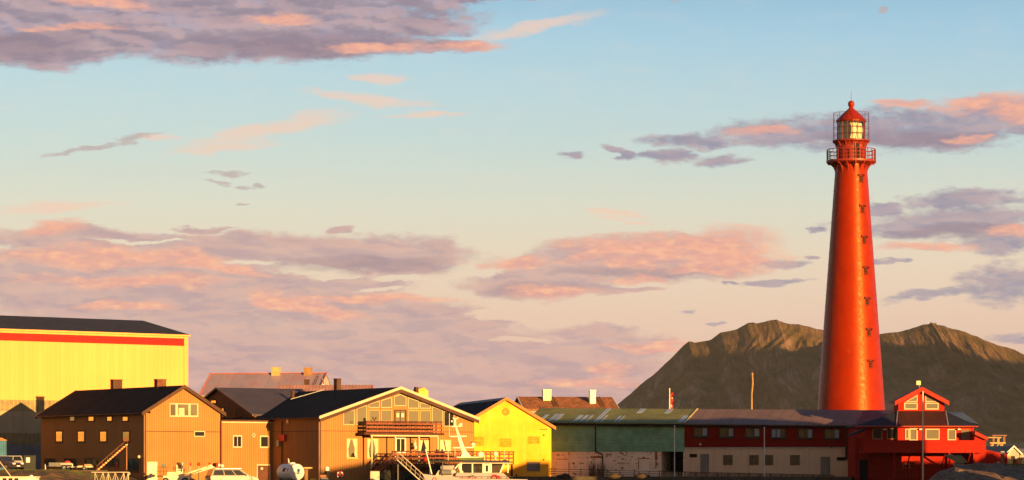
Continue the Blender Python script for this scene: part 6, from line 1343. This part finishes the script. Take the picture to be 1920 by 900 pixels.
# ---------------------------------------------------------------- far shore beyond the red house
def cottage(px0, px1, ye, yr, Y, label, wallc, roofc, alpha=20, L=6, ridge='y'):
    s = Site('cottage', px0, Y, alpha, label, 'house', 'cottages on the far slope', zb=2.6); w_ = s.hit(px1, ye)[0]; ze = s.hit(px0, ye)[1]; zr = s.hit((px0+px1)/2, yr, 0 if ridge == 'y' else L/2)[1]
    gable(s, w_, L, ze, zr, wallc, roofc, white_trim, ridge, .3, .3, .15, bh=.25)
    hw_ = w_/2; MB().box(hw_-.4, hw_+.4, -.06, -.003, max(.2, ze-1.3), max(.6, ze-.4)).build('window', dark_glass, s.e); return s
cottage(1838, 1853, 848, 838, 470, 'dark-roofed cottage just right of the red lean-to', mat('pale_far_wall', (.35,.25,.14), .85), kroof, 25); cottage(1866, 1884, 845, 832.5, 520, 'cottage with a steep dark slate roof in the middle of the far slope', mat('pale_far_wall', (1,1,1)), kroof, -35, 10, 'y'); cottage(1886, 1911, 850, 838, 430, 'low grey-roofed cottage with white barge boards at the right edge', mat('grey_far_wall', (.32,.30,.28), .85), mat('grey_far_roof', (.20,.18,.19), .8), 30, 7); cottage(1912, 1935, 852, 843, 440, 'pale cottage cut off by the right edge of the view', mat('grey_far_wall', (1,1,1)), mat('grey_far_roof', (1,1,1)), 10, 7, 'x')
def rack(px, y0, y1, w_, Y, label, m):
    x, y, z = at(px, y0, Y); s = empty('drying_rack', (x, y, at(px, y1, Y)[2]-2.5), 0, label, 'frame', 'timber frames on the far slope'); h_ = z-s.location.z
    b = MB(); 
    for dx in (-w_/2, w_/2):
        for dy in (0, 1.5): b.box(dx-.12, dx+.12, dy, dy+.24, 0, h_)
    b.build('posts', m, s); MB().box(-w_/2-.5, w_/2+.5, -.2, 1.9, h_+.003, h_+.25).build('top', m, s)
fw_ = mat('pale_far_timber', (.42,.27,.13), .85)
rack(1859.5, 821.5, 838, 3.2, 640, 'wide pale timber frame on the skyline, right of the red lean-to', fw_); rack(1874, 817.5, 826, 2.6, 700, 'narrow taller timber frame on the skyline, left of the slate-roofed cottage', mat('dull_far_timber', (.22,.12,.10), .85)); rack(1870.5, 832, 846, 1.6, 480, 'timber frame standing low on the slope between two cottages', fw_)
x, y, z = at(1879.5, 846, 292); s = empty('gate_post', (x, y, 1.2), 0, 'thick weathered post with a pale top, right of the red shed', 'post')
MB().box(-.16,.16,-.16,.16,0,z-1.5).build('post', mat('weathered_wood', (1,1,1)), s); MB().box(-.19,.19,-.19,.19,z-1.497,z-1.2).build('cap', plate_m, s)
s = Site('upturned_dinghy', 1898, 300, 15, 'orange upturned dinghy leaning on a frame at the right edge', 'boat', zb=1.4)
P = [s.hit(*p)for p in ((1905,862),(1918,858),(1915,869),(1911,877))]; MB().prism([(p[0],p[1]) for p in P], 0, .9, 'xz').build('hull', mat('orange_dinghy', (.50,.17,.05), .6), s.e, bevel=.06)
z_ = s.hit(1902, 858)[1]; q = MB(); x0, x1 = s.hit(1900,860)[0], s.hit(1916,860)[0]; q.bar((x0,.4,0), (x0+.3,.4,z_), .1, .1).bar((x1,.4,0), (x1-.2,.4,z_), .1, .1).bar((x0,.4,z_*.85), (x1,.4,z_*.85), .08, .08); q.build('frame', darkbrown, s.e)
s = Site('cream_shed', 1886, 309, 20, 'tiny cream-painted shed end lit by the sun, right of the red board shed', 'shed', zb=1.2)
a = s.hit(1895.5, 848); MB().prism([(0,0),(a[0],0),(a[0],s.hit(1895,853)[1]),(a[0]*.6,a[1]),(0,s.hit(1887,856)[1])], 0, 3, 'xz').build('wall', mat('cream_shed_wall', (.65,.42,.18), .8), s.e); MB().bar((0,-.1,s.hit(1887,855.5)[1]), (a[0]*.6,-.1,a[1]+.05), .3, .1).build('roof_edge', plate_m, s.e)
# small stone hut on the far summit
x, y, z = at(1750, 606.5, 5990); s = empty('summit_hut', (x, y, z-14), 0, 'small hut on the summit of the right-hand mountain', 'hut')
MB().box(-5,5,0,8,0,14).build('wall', mat('pink_grey_hut', (.30,.18,.14), .9), s); MB().box(-6,6,-1,9,14.002,15).build('roof', kroof, s)
# low bushes and stones at the foot of the sheds
for i, (px, lab) in enumerate(((1056,'flat brown stone on the quay edge nearest the yellow warehouse'),(1150,'brown boulder on the quay edge below the bent drainpipe'),(1205,'brown boulder on the quay edge near the rust streak'))):
    mb = MB(); mb.sphere((0,0,.1), .42, 14, 9, 1.6, 1, .6); random.seed(i)
    mb.v = [(v[0]*(1+.2*math.sin(v[1]*7+i)), v[1], v[2]*(1+.25*math.sin(v[0]*5+i))) for v in mb.v]
    x, y, z = at(px, 896, 289.5); tag(mb.build('quay_stone', mat('dark_brown_stone', (.05,.035,.025), .8, var=.3), None, smooth=True, loc=(x, y, 1.10)), lab, 'stone', 'stones along the quay edge')  # dark brown stone colour with random tone
